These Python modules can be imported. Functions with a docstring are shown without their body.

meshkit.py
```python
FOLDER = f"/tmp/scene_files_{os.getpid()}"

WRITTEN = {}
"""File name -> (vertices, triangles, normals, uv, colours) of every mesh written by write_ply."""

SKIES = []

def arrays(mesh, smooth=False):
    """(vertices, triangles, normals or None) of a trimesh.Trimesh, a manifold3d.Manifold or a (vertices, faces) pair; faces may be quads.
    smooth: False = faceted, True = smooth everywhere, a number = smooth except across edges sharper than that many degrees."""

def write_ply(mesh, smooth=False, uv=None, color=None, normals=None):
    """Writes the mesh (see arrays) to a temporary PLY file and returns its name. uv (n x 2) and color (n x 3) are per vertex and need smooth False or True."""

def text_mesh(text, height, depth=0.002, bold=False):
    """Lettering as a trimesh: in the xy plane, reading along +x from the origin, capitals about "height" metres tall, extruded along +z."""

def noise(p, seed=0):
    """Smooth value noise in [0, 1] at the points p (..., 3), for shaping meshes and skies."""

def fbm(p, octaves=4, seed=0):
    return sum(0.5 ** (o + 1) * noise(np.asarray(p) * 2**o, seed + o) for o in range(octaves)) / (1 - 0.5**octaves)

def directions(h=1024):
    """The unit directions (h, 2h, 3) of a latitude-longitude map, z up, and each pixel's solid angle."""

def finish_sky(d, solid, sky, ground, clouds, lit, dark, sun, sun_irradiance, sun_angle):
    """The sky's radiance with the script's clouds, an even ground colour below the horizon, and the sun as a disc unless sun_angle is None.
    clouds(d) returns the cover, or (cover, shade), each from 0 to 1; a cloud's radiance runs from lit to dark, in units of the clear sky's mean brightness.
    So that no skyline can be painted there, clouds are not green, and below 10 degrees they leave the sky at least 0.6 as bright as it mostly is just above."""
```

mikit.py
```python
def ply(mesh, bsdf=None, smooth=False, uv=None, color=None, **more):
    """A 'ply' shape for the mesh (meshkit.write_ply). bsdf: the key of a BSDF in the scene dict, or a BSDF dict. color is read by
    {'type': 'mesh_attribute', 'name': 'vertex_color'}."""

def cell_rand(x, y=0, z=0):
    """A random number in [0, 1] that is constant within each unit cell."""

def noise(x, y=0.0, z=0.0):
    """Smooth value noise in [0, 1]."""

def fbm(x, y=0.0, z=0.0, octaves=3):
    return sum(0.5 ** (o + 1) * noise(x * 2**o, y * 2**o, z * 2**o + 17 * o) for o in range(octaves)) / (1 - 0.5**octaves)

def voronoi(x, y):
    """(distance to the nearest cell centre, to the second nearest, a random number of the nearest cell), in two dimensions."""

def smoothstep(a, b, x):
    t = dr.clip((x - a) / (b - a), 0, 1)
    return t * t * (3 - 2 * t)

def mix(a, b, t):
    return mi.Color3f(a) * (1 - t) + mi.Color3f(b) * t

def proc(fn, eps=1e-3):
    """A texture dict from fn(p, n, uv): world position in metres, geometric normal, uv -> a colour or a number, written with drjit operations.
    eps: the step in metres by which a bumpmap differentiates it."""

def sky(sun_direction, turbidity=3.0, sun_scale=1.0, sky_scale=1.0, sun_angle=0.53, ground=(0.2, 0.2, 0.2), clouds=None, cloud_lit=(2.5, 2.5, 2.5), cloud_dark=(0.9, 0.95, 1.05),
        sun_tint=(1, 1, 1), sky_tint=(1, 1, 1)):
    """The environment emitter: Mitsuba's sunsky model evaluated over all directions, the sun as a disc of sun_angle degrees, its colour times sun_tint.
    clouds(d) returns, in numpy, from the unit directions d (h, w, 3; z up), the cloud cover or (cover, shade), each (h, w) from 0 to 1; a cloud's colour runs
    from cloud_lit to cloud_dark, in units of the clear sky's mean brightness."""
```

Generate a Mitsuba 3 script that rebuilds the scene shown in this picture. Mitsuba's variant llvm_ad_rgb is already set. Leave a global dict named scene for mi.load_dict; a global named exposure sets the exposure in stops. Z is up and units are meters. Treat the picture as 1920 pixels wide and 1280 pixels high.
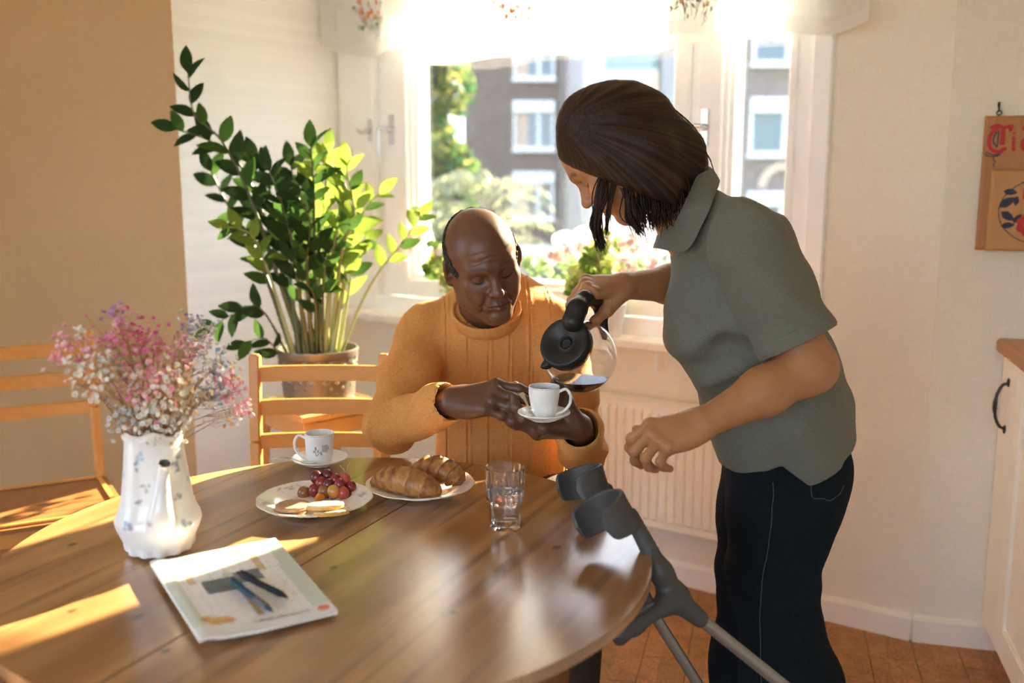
import math, random
import numpy as np, trimesh, manifold3d as m3, mitsuba as mi, drjit as dr
import shapely.geometry as sg, shapely.affinity as sa, shapely.ops as so
import mikit, meshkit
from mikit import proc, noise, fbm, voronoi, cell_rand, smoothstep, mix

T = mi.ScalarTransform4f
scene, labels = {}, {}

# ------------------------------------------------------------------ camera, sky, exposure
PITCH = math.radians(9.73)
scene['camera'] = {'type': 'thinlens', 'fov': 2 * math.degrees(math.atan(960 / 1867.0)), 'fov_axis': 'x',
                   'aperture_radius': 0.0075, 'focus_distance': 2.0, 'near_clip': 0.05, 'far_clip': 500.0,
                   'to_world': T().look_at(origin=[0, 0, 1.35], target=[0, math.cos(PITCH), 1.35 - math.sin(PITCH)], up=[0, 0, 1])}
SUN_H, SUN_E = math.radians(39.5), math.radians(24.0)
def cloud_cover(d):
    q = d / np.maximum(np.abs(d[..., 2:3]) + 0.35, 1e-3) * 1.6
    c = meshkit.fbm(q + 3.0, 4, 5)
    return np.clip((c - 0.42) * 4.0, 0, 1) * 0.85
scene['sky'] = mikit.sky((math.sin(SUN_H) * math.cos(SUN_E), math.cos(SUN_H) * math.cos(SUN_E), math.sin(SUN_E)), turbidity=3.0,
                         sun_scale=1.5, sky_scale=1.0, ground=(0.25, 0.24, 0.22), clouds=cloud_cover, cloud_lit=(2.1, 2.2, 2.4), cloud_dark=(.95, 1.0, 1.1),
                         sun_tint=(.90, .97, 1.02), sky_tint=(.92, 1.0, 1.12))
exposure = 4.98

# ------------------------------------------------------------------ helpers
def A(*v): return np.array(v, float)
def unit(v):
    v = np.asarray(v, float); return v / max(np.linalg.norm(v), 1e-12)
def fresh(key):
    if key not in scene and key not in labels: return key
    k = 1
    while f'{key}_{k:03d}' in scene or f'{key}_{k:03d}' in labels: k += 1
    return f'{key}_{k:03d}'
def put(key, mesh, bsdf, smooth=False, parent=None, label=None, color=None, uv=None, kind=None):
    """one entry of the scene; key is made unique; parent's key goes in front"""
    key = fresh((parent + '__' if parent else '') + key)
    scene[key] = mesh if isinstance(mesh, dict) else mikit.ply(mesh, bsdf, smooth, color=color, uv=uv)
    if isinstance(mesh, dict) and bsdf is not None: scene[key] = {**mesh, 'bsdf': {'type': 'ref', 'id': bsdf}}
    if label or kind:
        labels[key] = {}
        if label: labels[key]['label'] = label
        if kind: labels[key]['kind'] = kind
    return key
def thing(key, label, category, group=None):
    key = fresh(key); labels[key] = {'label': label, 'category': category}
    if group: labels[key]['group'] = group
    return key
def struct(key, mesh, bsdf, parent=None, smooth=False):
    key = put(key, mesh, bsdf, smooth, parent)
    if not parent: labels[key] = {'kind': 'structure'}
    return key
def cat(ms): return trimesh.util.concatenate([to_tm(m) for m in ms])
def to_tm(m):
    if isinstance(m, trimesh.Trimesh): return m
    if hasattr(m, 'to_mesh'):
        q = m.to_mesh(); return trimesh.Trimesh(q.vert_properties[:, :3], q.tri_verts, process=False)
    v, f = np.asarray(m[0], float), np.asarray(m[1], int)
    if f.shape[1] == 4: f = np.vstack([f[:, [0, 1, 2]], f[:, [0, 2, 3]]])
    return trimesh.Trimesh(v, f, process=False)
def rotz(a):
    c, s = math.cos(a), math.sin(a); return np.array([[c, -s, 0], [s, c, 0], [0, 0, 1.0]])
def axis_rot(ax, a):
    ax = unit(ax); K = np.array([[0, -ax[2], ax[1]], [ax[2], 0, -ax[0]], [-ax[1], ax[0], 0]])
    return np.eye(3) + math.sin(a) * K + (1 - math.cos(a)) * K @ K
def xf(mesh, R=None, t=(0, 0, 0), s=1.0):
    m = to_tm(mesh).copy(); v = np.array(m.vertices) * s
    if R is not None: v = v @ np.asarray(R).T
    m.vertices = v + np.asarray(t, float); return m
def to44(R=None, t=(0, 0, 0), s=1.0):
    M = np.eye(4); M[:3, :3] = (np.eye(3) if R is None else np.asarray(R)) * s; M[:3, 3] = t; return T(M.tolist())
def box(x0, x1, y0, y1, z0, z1, b=0.0):
    """axis box with edges chamfered by b"""
    if b <= 0:
        return trimesh.creation.box(bounds=[[x0, y0, z0], [x1, y1, z1]])
    b = min(b, .45 * min(x1 - x0, y1 - y0, z1 - z0)); P = []
    for x, dx in ((x0, b), (x1, -b)):
        for y, dy in ((y0, b), (y1, -b)):
            for z, dz in ((z0, b), (z1, -b)):
                P += [(x + dx, y + dy, z), (x + dx, y, z + dz), (x, y + dy, z + dz)]
    return to_tm(m3.Manifold.hull_points(np.array(P, float)))
def bar(a, b, w, h, up=(0, 0, 1), bev=0.003):
    """a box beam from a to b, w across, h along up"""
    a, b = np.asarray(a, float), np.asarray(b, float); y = unit(b - a); x = unit(np.cross(y, up)); z = np.cross(x, y)
    m = box(-w / 2, w / 2, 0, np.linalg.norm(b - a), -h / 2, h / 2, bev)
    return xf(m, np.stack([x, y, z], 1), a)
def lathe(profile, n=48, angle0=0.0):
    """profile [(r, z)...] turned about z; open rows at r=0 are capped by the points themselves"""
    p = np.asarray(profile, float); k = len(p); ang = np.arange(n) * 2 * np.pi / n + angle0
    v = np.stack([p[:, 0][:, None] * np.cos(ang), p[:, 0][:, None] * np.sin(ang), np.broadcast_to(p[:, 1][:, None], (k, n))], -1).reshape(-1, 3)
    i, j = np.meshgrid(np.arange(k - 1), np.arange(n), indexing='ij')
    a, b, c, d = i * n + j, i * n + (j + 1) % n, (i + 1) * n + (j + 1) % n, (i + 1) * n + j
    q = np.stack([a, b, c, d], -1).reshape(-1, 4)
    return trimesh.Trimesh(v, np.vstack([q[:, [0, 1, 2]], q[:, [0, 2, 3]]]), process=False)
def tube(pts, radii, n=8, caps=True, flat=1.0, upv=None):
    """a tapered tube along a polyline; flat squeezes it across"""
    p = np.asarray(pts, float); k = len(p); r = np.broadcast_to(np.asarray(radii, float), (k,))
    t = np.gradient(p, axis=0); t /= np.linalg.norm(t, axis=1, keepdims=True) + 1e-12
    a = np.zeros_like(p); u = np.asarray(upv if upv is not None else ([0, 0, 1] if abs(t[0, 2]) < .9 else [1, 0, 0]), float)
    for i in range(k):
        u = u - t[i] * (u @ t[i]); u = unit(u); a[i] = u
    b = np.cross(t, a); ang = np.arange(n) * 2 * np.pi / n
    v = p[:, None] + r[:, None, None] * (np.cos(ang)[None, :, None] * a[:, None] * flat + np.sin(ang)[None, :, None] * b[:, None])
    i, j = np.meshgrid(np.arange(k - 1), np.arange(n), indexing='ij')
    q = np.stack([i * n + j, (i) * n + (j + 1) % n, (i + 1) * n + (j + 1) % n, (i + 1) * n + j], -1).reshape(-1, 4)
    f = np.vstack([q[:, [0, 1, 2]], q[:, [0, 2, 3]]]); v = v.reshape(-1, 3)
    if caps:
        v = np.vstack([v, p[0], p[-1]]); c0, c1 = k * n, k * n + 1; j = np.arange(n)
        f = np.vstack([f, np.stack([j * 0 + c0, (j + 1) % n, j], 1), np.stack([j * 0 + c1, (k - 1) * n + j, (k - 1) * n + (j + 1) % n], 1)])
    return trimesh.Trimesh(v, f, process=False)
def bez(pts, n=16):
    """Catmull-Rom through the points"""
    p = np.asarray(pts, float); q = np.vstack([2 * p[0] - p[1], p, 2 * p[-1] - p[-2]]); out = []
    for i in range(len(p) - 1):
        t = np.linspace(0, 1, n, endpoint=i == len(p) - 2)[:, None]; a, b, c, d = q[i:i + 4]
        out.append(.5 * (2 * b + (c - a) * t + (2 * a - 5 * b + 4 * c - d) * t**2 + (3 * b - a - 3 * c + d) * t**3))
    return np.vstack(out)
def sphere(c, r, sub=2):
    m = trimesh.creation.icosphere(sub, 1.0); m.vertices = np.array(m.vertices) * r + np.asarray(c); return m
def extrude(poly, h, z0=0.0):
    ps = [poly] if poly.geom_type == 'Polygon' else list(poly.geoms)
    m = trimesh.util.concatenate([trimesh.creation.extrude_polygon(p, h, engine='earcut') for p in ps]); m.vertices = np.array(m.vertices) + [0, 0, z0]; return m
def slab_poly(poly, z0, z1, b):
    """extruded outline with its top and bottom edges eased by b"""
    cs = [np.array(poly.exterior.coords)[:-1, :2]]
    mk = lambda d: m3.CrossSection([np.array(poly.exterior.coords)[:-1, :2]]).offset(-d, m3.JoinType.Round)
    P = []
    for z, d in ((z0, b), (z0 + b * .3, b * .3), (z0 + b, 0), (z1 - b, 0), (z1 - b * .3, b * .3), (z1, b)):
        for ring in mk(d).to_polygons() if d else cs: P += [(x, y, z) for x, y in ring]
    return to_tm(m3.Manifold.hull_points(np.array(P, float)))

# ------------------------------------------------------------------ implicit surfaces (bodies, clothes, hair, bread)
def mesh_sdf(f, lo, hi, h):
    """surface nets of f = 0 on a grid of step h; f is only evaluated in blocks near the surface"""
    B = 8; lo = np.asarray(lo, float); nb = np.ceil((np.asarray(hi, float) - lo) / (B * h)).astype(int)
    bi = np.stack(np.meshgrid(*[np.arange(k) for k in nb], indexing='ij'), -1).reshape(-1, 3)
    d = f(lo + (bi + .5) * B * h); bi = bi[np.abs(d) < B * h * 1.15]
    g = np.stack(np.meshgrid(*[np.arange(B + 1)] * 3, indexing='ij'), -1)
    val = np.concatenate([f((lo + (b[:, None, None, None] * B + g) * h).reshape(-1, 3)).reshape(-1, B + 1, B + 1, B + 1) for b in np.array_split(bi, max(1, len(bi) // 400))])
    neg = val < 0; c = g.shape[0] - 1
    cor = np.stack([neg[:, x:x + c, y:y + c, z:z + c] for x in (0, 1) for y in (0, 1) for z in (0, 1)], -1)
    act = np.nonzero(cor.any(-1) & ~cor.all(-1)); n = len(act[0])
    cell = bi[act[0]] * B + np.stack(act[1:], -1)
    sums, cnt = np.zeros((n, 3)), np.zeros(n)
    at = lambda o: val[act[0], act[1] + o[0], act[2] + o[1], act[3] + o[2]]
    for ax in range(3):
        for u in (0, 1):
            for w in (0, 1):
                o0 = [0, 0, 0]; o0[(ax + 1) % 3], o0[(ax + 2) % 3] = u, w; o1 = list(o0); o1[ax] = 1
                a, b = at(o0), at(o1); on = (a < 0) != (b < 0); t = np.where(on, a / np.where(on, a - b, 1), 0)
                q = np.tile(np.array(o0, float), (n, 1)); q[:, ax] = t; sums += q * on[:, None]; cnt += on
    v = lo + (cell + sums / cnt[:, None]) * h
    N = nb * B + 4; key = lambda c: ((c[..., 0] + 1) * N[1] + c[..., 1] + 1) * N[2] + c[..., 2] + 1
    k = key(cell); order = np.argsort(k); ks = k[order]; F = []
    for ax in range(3):
        o1 = [0, 0, 0]; o1[ax] = 1; a, b = at((0, 0, 0)), at(o1); on = (a < 0) != (b < 0)
        e1, e2 = np.zeros(3, int), np.zeros(3, int); e1[(ax + 1) % 3] = 1; e2[(ax + 2) % 3] = 1
        ids = []
        for e in (0 * e1, e1, e1 + e2, e2):
            kk = key(cell[on] - e); p = np.minimum(np.searchsorted(ks, kk), n - 1); ids.append(np.where(ks[p] == kk, order[p], -1))
        q = np.stack(ids, -1); ok = (q >= 0).all(-1); q = q[ok]; fl = (a[on] < 0)[ok]
        q[~fl] = q[~fl][:, ::-1]; F.append(q)
    q = np.vstack(F)
    return trimesh.Trimesh(v, np.vstack([q[:, [0, 1, 2]], q[:, [0, 2, 3]]]), process=False)
def smin(a, b, k):
    h = np.maximum(k - np.abs(a - b), 0) / k; return np.minimum(a, b) - h * h * k * .25
def smax(a, b, k): return -smin(-a, -b, k)
def cone(p, a, b, ra, rb):
    a, b = np.asarray(a, float), np.asarray(b, float); ab = b - a; t = np.clip((p - a) @ ab / max(ab @ ab, 1e-12), 0, 1)
    return np.linalg.norm(p - a - t[:, None] * ab, axis=1) - (ra + (rb - ra) * t)
def chain(p, pts, rs, k=.02):
    d = None
    for i in range(len(pts) - 1):
        e = cone(p, pts[i], pts[i + 1], rs[i], rs[i + 1]); d = e if d is None else smin(d, e, k)
    return d
def ell(p, c, r, R=None):
    q = p - np.asarray(c, float)
    if R is not None: q = q @ np.asarray(R)
    r = np.asarray(r, float); k0 = np.linalg.norm(q / r, axis=1); k1 = np.linalg.norm(q / r**2, axis=1)
    return k0 * (k0 - 1) / np.maximum(k1, 1e-9)

# ------------------------------------------------------------------ materials
def rgb(*c): return {'type': 'rgb', 'value': list(c)}
def mat(key, color, rough=.5, spec=.5, bump=None, scale=1.0, two=True, **k):
    b = {'type': 'principled', 'base_color': color if isinstance(color, dict) else rgb(*color), 'roughness': rough, 'specular': spec, **k}
    if bump is not None: b = {'type': 'bumpmap', 'bsdf': b, 'tex': bump, 'scale': scale}
    scene[key] = {'type': 'twosided', 'bsdf': b} if two else b
VCOL = {'type': 'mesh_attribute', 'name': 'vertex_color'}
def linen(p, n, uv):
    u = p.x * .83 - p.y * .55 + p.x * p.y * .01
    return .5 * noise(p.z * 420, u * 60, 1.0) + .5 * noise(u * 420, p.z * 60, 2.0)
def paper(base, k=.10):
    b = mi.Color3f(*base)
    def fn(p, n, uv):
        u = p.x * .83 - p.y * .55
        w = .5 * noise(p.z * 520, u * 60, 1.0) + .5 * noise(u * 520, p.z * 60, 2.0)
        s = noise(p.x * 3.2, p.y * 3.2, p.z * 3.2)
        return b * (1 - k + k * 1.2 * w) * (.95 + .1 * s)
    return proc(fn)
mat('wallpaper', paper((.79, .74, .61), .09), .75, .25)
mat('wallpaper_lit', paper((.80, .81, .815)), .75, .25)  # wallpaper again, with the window light on the niche put into its colour
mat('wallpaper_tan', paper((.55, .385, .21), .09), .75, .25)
mat('paint_white', (.87, .89, .90), .32, .5)
mat('ceiling_paint', (.80, .78, .74), .8, .2)
mat('radiator_enamel', (.86, .81, .69), .4, .5)
mat('baseboard_paint', (.82, .78, .69), .4, .4)
mat('chrome', (.62, .62, .62), .22, .5, metallic=1.0)
mat('black_metal', (.015, .015, .016), .35, .5)
scene['window_glass'] = {'type': 'thindielectric', 'int_ior': 1.5}
def wood(c0, c1, c2, ox, oy, ang, fu=2.2, fv=34., knots=(), rough=.3, wear=.12):
    """boards with their grain along the heading ang in the plane, knots at the given points"""
    ca, sa_ = math.cos(ang), math.sin(ang); c0, c1, c2 = mi.Color3f(*c0), mi.Color3f(*c1), mi.Color3f(*c2)
    def fn(p, n, uv):
        x, y = p.x - ox, p.y - oy; u, v = x * sa_ + y * ca, x * ca - y * sa_
        for kx, ky, kr in knots:
            dx, dy = kx - ox, ky - oy; ku, kv = dx * sa_ + dy * ca, dx * ca - dy * sa_
            d2 = dr.square((u - ku) / 2.6) + dr.square(v - kv)
            v = v + dr.sign(v - kv) * kr * 1.1 * dr.exp(-d2 / (kr * kr * 2.2))
        w = noise(u * 1.5, v * 6, p.z * 3) - .5
        g = noise(u * fu + 7, (v + .012 * w) * fv, p.z * 20)
        f = noise(u * 16, v * 480, p.z * 480)
        board = cell_rand(dr.floor(v / .115 + 40), dr.floor(u / 3.0 + 9))
        c = mix(c0, c1, smoothstep(.3, .8, g)); c = mix(c, c2, .55 * smoothstep(.62, .95, noise(u * 3.1 + 3, v * 62, p.z * 30)))
        c = c * (.90 + .16 * f) * (.90 + .18 * board)
        e = dr.abs(v / .115 - dr.floor(v / .115 + .5)); c = c * (1 - .22 * (1 - smoothstep(.0, .012, e)))
        s = fbm(p.x * 7, p.y * 7, 3.); c = c * (1 - wear + 2 * wear * s)
        for kx, ky, kr in knots:
            dx, dy = p.x - kx, p.y - ky; d = dr.sqrt(dr.square((dx * sa_ + dy * ca) / 1.5) + dr.square(dx * ca - dy * sa_)) / kr
            c = c * (1 - .72 * (1 - smoothstep(.35, 1.0, d + .25 * (noise(p.x * 160, p.y * 160) - .5))))
        return c
    return proc(fn)
def wood3(c0, c1, axis=(0, 0, 1), f=60.):
    """straight grain along an axis, in space"""
    a = unit(axis); b = unit(np.cross(a, [.3, .8, .52])); c = np.cross(a, b); c0, c1 = mi.Color3f(*c0), mi.Color3f(*c1)
    def fn(p, n, uv):
        u, v, w = (p.x * q[0] + p.y * q[1] + p.z * q[2] for q in (a, b, c))
        g = .6 * noise(u * 3, v * f, w * f) + .4 * noise(u * 14, v * f * 5, w * f * 5)
        return mix(c0, c1, g)
    return proc(fn)


# ------------------------------------------------------------------ the room: window wall runs along WT, outward normal WN
W0, WT, WN = A(0, 3.492, 0), A(.834, -.552, 0), A(.552, .834, 0)
WR = np.stack([WT, WN, A(0, 0, 1)], 1)
def wbox(s0, s1, o0, o1, z0, z1, b=0.0): return xf(box(s0, s1, o0, o1, z0, z1, b), WR, W0)
def wp(s, o, z): return W0 + WT * s + WN * o + A(0, 0, z)
CEIL = 2.55
S0, S1, Z0, Z1 = -.79, 1.086, .82, 2.16           # window opening
BEND = wp(1.399, 0, 0)                            # outer corner right of the window
NICHE = wp(-.80, 0, 0); CORNER = A(-1.085, 3.305, 0)
RD, RB = A(.968, -.25, 0), A(.25, .968, 0)        # the room's own axes: along the right wall, and away from the camera
struct('wall_window', cat([wbox(-1.2, S0, 0, .34, 0, CEIL), wbox(S1, 1.399, 0, .34, 0, CEIL), wbox(S0, S1, 0, .34, 0, Z0 - .02), wbox(S0, S1, 0, .34, Z1, CEIL)]), 'wallpaper')
def wall_run(name, a, b, thick, side, m='wallpaper'):
    """a wall from a to b in plan, its body on the given side (+1 left of a->b)"""
    a, b = np.asarray(a, float), np.asarray(b, float); y = unit(b - a); x = A(-y[1], y[0], 0) * side
    R = np.stack([x, y, A(0, 0, 1) * 1.0], 1)
    mm = xf(box(0, thick, 0, np.linalg.norm(b - a), 0, CEIL), R, a)
    if np.linalg.det(R) < 0: mm.invert()
    return struct(name, mm, m)
RW_END = BEND + RD * 1.0
wall_run('wall_right', BEND, RW_END, .3, 1)
wall_run('wall_niche', CORNER, NICHE, .25, 1, 'wallpaper_lit')
BW_END = CORNER - RD * 1.35
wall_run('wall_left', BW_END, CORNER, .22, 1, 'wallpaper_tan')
SL_END = BW_END - RB * 5.2
SR_END = RW_END - RB * 4.6
wall_run('wall_side_right', RW_END, SR_END, .2, 1)
ra = SR_END; y_ = unit(SL_END - ra); x_ = A(-y_[1], y_[0], 0); RRm = np.stack([x_, y_, A(0, 0, 1)], 1); LR = np.linalg.norm(SL_END - ra)
V0, V1, VZ0, VZ1 = .7, 3.8, .45, 2.3
struct('wall_rear', xf(cat([box(0, .2, -.2, V0, 0, CEIL), box(0, .2, V1, LR, 0, CEIL), box(0, .2, V0, V1, 0, VZ0), box(0, .2, V0, V1, VZ1, CEIL)]), RRm, ra), 'wallpaper')
struct('window_3', xf(cat([box(.05, .1, y, y + .05, VZ0, VZ1) for y in np.linspace(V0, V1 - .05, 3)] + [box(.05, .1, V0, V1, z, z + .05) for z in (VZ0, VZ1 - .05)]), RRm, ra), 'paint_white')  # unseen window added behind the camera to fill the room with light
# unseen window added in the left side wall, wide for fill light
y_ = unit(BW_END - SL_END); x_ = A(-y_[1], y_[0], 0); RLm = np.stack([x_, y_, A(0, 0, 1)], 1); LL = 5.2; Y0, Y1 = 1.80, 3.35
struct('wall_side_left', xf(cat([box(0, .2, -.2, Y0, 0, CEIL), box(0, .2, Y1, LL, 0, CEIL), box(0, .2, Y0, Y1, 0, .15), box(0, .2, Y0, Y1, 2.45, CEIL)]), RLm, SL_END), 'wallpaper')
struct('window_2', xf(cat([box(.05, .1, y, y + .05, .15, 2.45) for y in np.linspace(Y0, Y1 - .05, 3)] + [box(.05, .1, Y0, Y1, z, z + .05) for z in (.15, 2.40)]), RLm, SL_END), 'paint_white')
struct('ceiling', extrude(sg.Polygon([q[:2] for q in (NICHE, wp(1.399, .0, 0), RW_END, SR_END, SL_END, BW_END, CORNER)]).buffer(.15, join_style=2), .1, CEIL), 'ceiling_paint')

# ------------------------------------------------------------------ floor: cork tiles laid along the room's axes
def cork(p, n, uv):
    a, b, w = voronoi(p.x * 210, p.y * 210); t = fbm(p.x * 26, p.y * 26, 1.)
    t2 = cell_rand(dr.floor((p.x * .968 - p.y * .25) / .124 + 100), dr.floor((p.x * .25 + p.y * .968) / .31 + 50))
    c = mix(mi.Color3f(.23, .10, .034), mi.Color3f(.50, .25, .09), .6 * w + .4 * t)
    return c * (.82 + .3 * t2)
mat('cork', proc(cork), .5, .35)
mat('joint_dark', (.05, .025, .012), .8, .2)
FR = np.stack([RD, RB, A(0, 0, 1)], 1); F0 = A(0, 2.4, 0)
struct('floor', xf(box(-3.3, 3.3, -5.0, 2.2, -.12, -.0035), FR, F0), 'joint_dark')
TW, TL = .124, .31
tile = mikit.ply(box(0, TW - .0018, 0, TL - .0018, -.004, 0, .0007), 'cork')
rest, cand = [], []
for i in range(-22, 20):
    for j in range(-15, 8):
        u, v = i * TW + .055, j * TL + (.5 * TL if i % 2 else 0)
        c = F0 + RD * (u + TW / 2) + RB * (v + TL / 2)
        seen = .12 < c[0] < 1.75 and 1.5 < c[1] < 3.45 - .62 * c[0]
        (cand if seen else rest).append((u, v, c))
cand.sort(key=lambda q: np.hypot(*q[2][:2])); rest += cand[290:]
for u, v, c in cand[:290]:
    k = fresh('floor__tile'); scene[k] = {**tile, 'to_world': to44(FR, F0 + RD * u + RB * v)}
put('tile_field', cat([xf(box(u, u + TW - .0018, v, v + TL - .0018, -.004, 0), FR, F0) for u, v, c in rest]), 'cork', parent='floor', kind='stuff')

# ------------------------------------------------------------------ baseboards
def baseboard(name, a, b, inward):
    a, b = np.asarray(a, float), np.asarray(b, float); y = unit(b - a); L = np.linalg.norm(b - a)
    prof = sg.Polygon([(0, 0), (.014, 0), (.014, .066), (.010, .074), (.004, .078), (0, .079)])
    mm = trimesh.creation.extrude_polygon(prof, L, engine='earcut')     # x = out of the wall, y = up, z = along
    R = np.stack([np.asarray(inward), A(0, 0, 1), y], 1); mm = xf(mm, R, a)
    if np.linalg.det(R) < 0: mm.invert()
    return struct(name, mm, 'baseboard_paint')
baseboard('baseboard_window', wp(-.79, 0, 0), wp(1.395, 0, 0), -WN)
baseboard('baseboard_right', BEND, RW_END, -RB)
baseboard('baseboard_niche', CORNER, NICHE, unit(A(WN[1], -WN[0], 0)))
baseboard('baseboard_left', BW_END, CORNER, -RB)

# ------------------------------------------------------------------ window_1: casing, sashes, panes, handles, sill
win = 'window_1'; labels[win] = {'kind': 'structure'}
def wpart(name, m, b='paint_white', smooth=False, label=None): return put(name, m, b, smooth, win, label)
wpart('casing', wbox(S0, -.622, -.012, .03, Z0 + .02, Z1, .003)); wpart('casing', wbox(1.03, S1, -.016, .10, Z0 + .02, Z1, .004)); wpart('casing', wbox(.985, 1.03, 0, .12, Z0 + .02, Z1, .003))
wpart('frame', cat([wbox(S0, -.60, .03, .16, Z0, Z1), wbox(-.60, -.574, .025, .16, Z0, Z1), wbox(S1 - .04, S1, .06, .16, Z0, Z1)]))
wpart('frame', wbox(S0 + .0, S1, -.004, .15, Z0 - .01, .878, .004)); wpart('frame', wbox(S0, S1, -.006, .15, 2.06, Z1, .004)); wpart('post', wbox(.655, .678, .012, .15, .878, 2.06))
def sash(s0, s1, g0, g1, z0, z1, gz0, gz1):
    k = put('sash', cat([wbox(s0, g0 - .03, -.004, .05, z0, z1, .004), wbox(g1 + .0, s1, -.004, .05, z0, z1, .004), wbox(g0 - .03, g1, -.004, .05, z0, gz0 - .02, .004), wbox(g0 - .03, g1, -.004, .05, gz1 + .02, z1, .004),
                         wbox(g0 - .032, g0 - .015, .012, .062, gz0 - .02, gz1 + .02, .002), wbox(g0 - .017, g0, .026, .10, gz0 - .02, gz1 + .02, .002), wbox(g1, g1 + .02, .02, .10, gz0 - .02, gz1 + .02, .002),
                         wbox(g0 - .03, g1 + .01, .015, .10, gz0 - .025, gz0, .003), wbox(g0 - .03, g1 + .01, .015, .10, gz1, gz1 + .025, .003)]), 'paint_white', parent=win)
    v = np.array([wp(s, .075, z) for s, z in ((g0 - .01, gz0 - .01), (g1 + .01, gz0 - .01), (g1 + .01, gz1 + .01), (g0 - .01, gz1 + .01))])
    put('pane', (v, np.array([[0, 1, 2], [0, 2, 3]])), 'window_glass', parent=k)
sash(-.572, .652, -.435, .600, .882, 2.05, .968, 1.97)
sash(.682, .986, .788, .960, .882, 2.05, .968, 1.97)
def catch(s, z, hang):
    plate = wbox(s - .013, s + .013, -.009, -.003, z - .055, z + .055, .002)
    knob = xf(lathe([(0, 0), (.010, 0), (.011, .012), (.008, .02), (0, .021)], 20), np.stack([WT, A(0, 0, 1), -WN], 1), wp(s, -.008, z))
    k = wpart('handle', cat([plate, knob]), 'chrome', 40, 'chrome')
    pts = [wp(s, -.026, z + .004), wp(s - .03, -.034, z + .002), wp(s - .034, -.036, z - .02), wp(s - .034, -.036, z - hang)]
    put('lever', tube(bez(pts, 8), [.0065] * 20 + [.0085] * 5 if False else .0075, 12), 'chrome', True, k)
catch(-.535, 1.50, .115); catch(.706, 1.48, .05)
hk = wpart('hook', tube(bez([wp(-.63, -.014, 1.52), wp(-.635, -.03, 1.50), wp(-.655, -.035, 1.49), wp(-.68, -.03, 1.50)], 8), .006, 10), 'chrome', True)
put('plate', wbox(-.642, -.622, -.018, -.011, 1.46, 1.54, .002), 'chrome', parent=hk)
wpart('hinge_pin', cat([wbox(1.081, 1.092, -.024, -.014, 1.40, 1.412, .002)]), 'paint_white')
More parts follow.
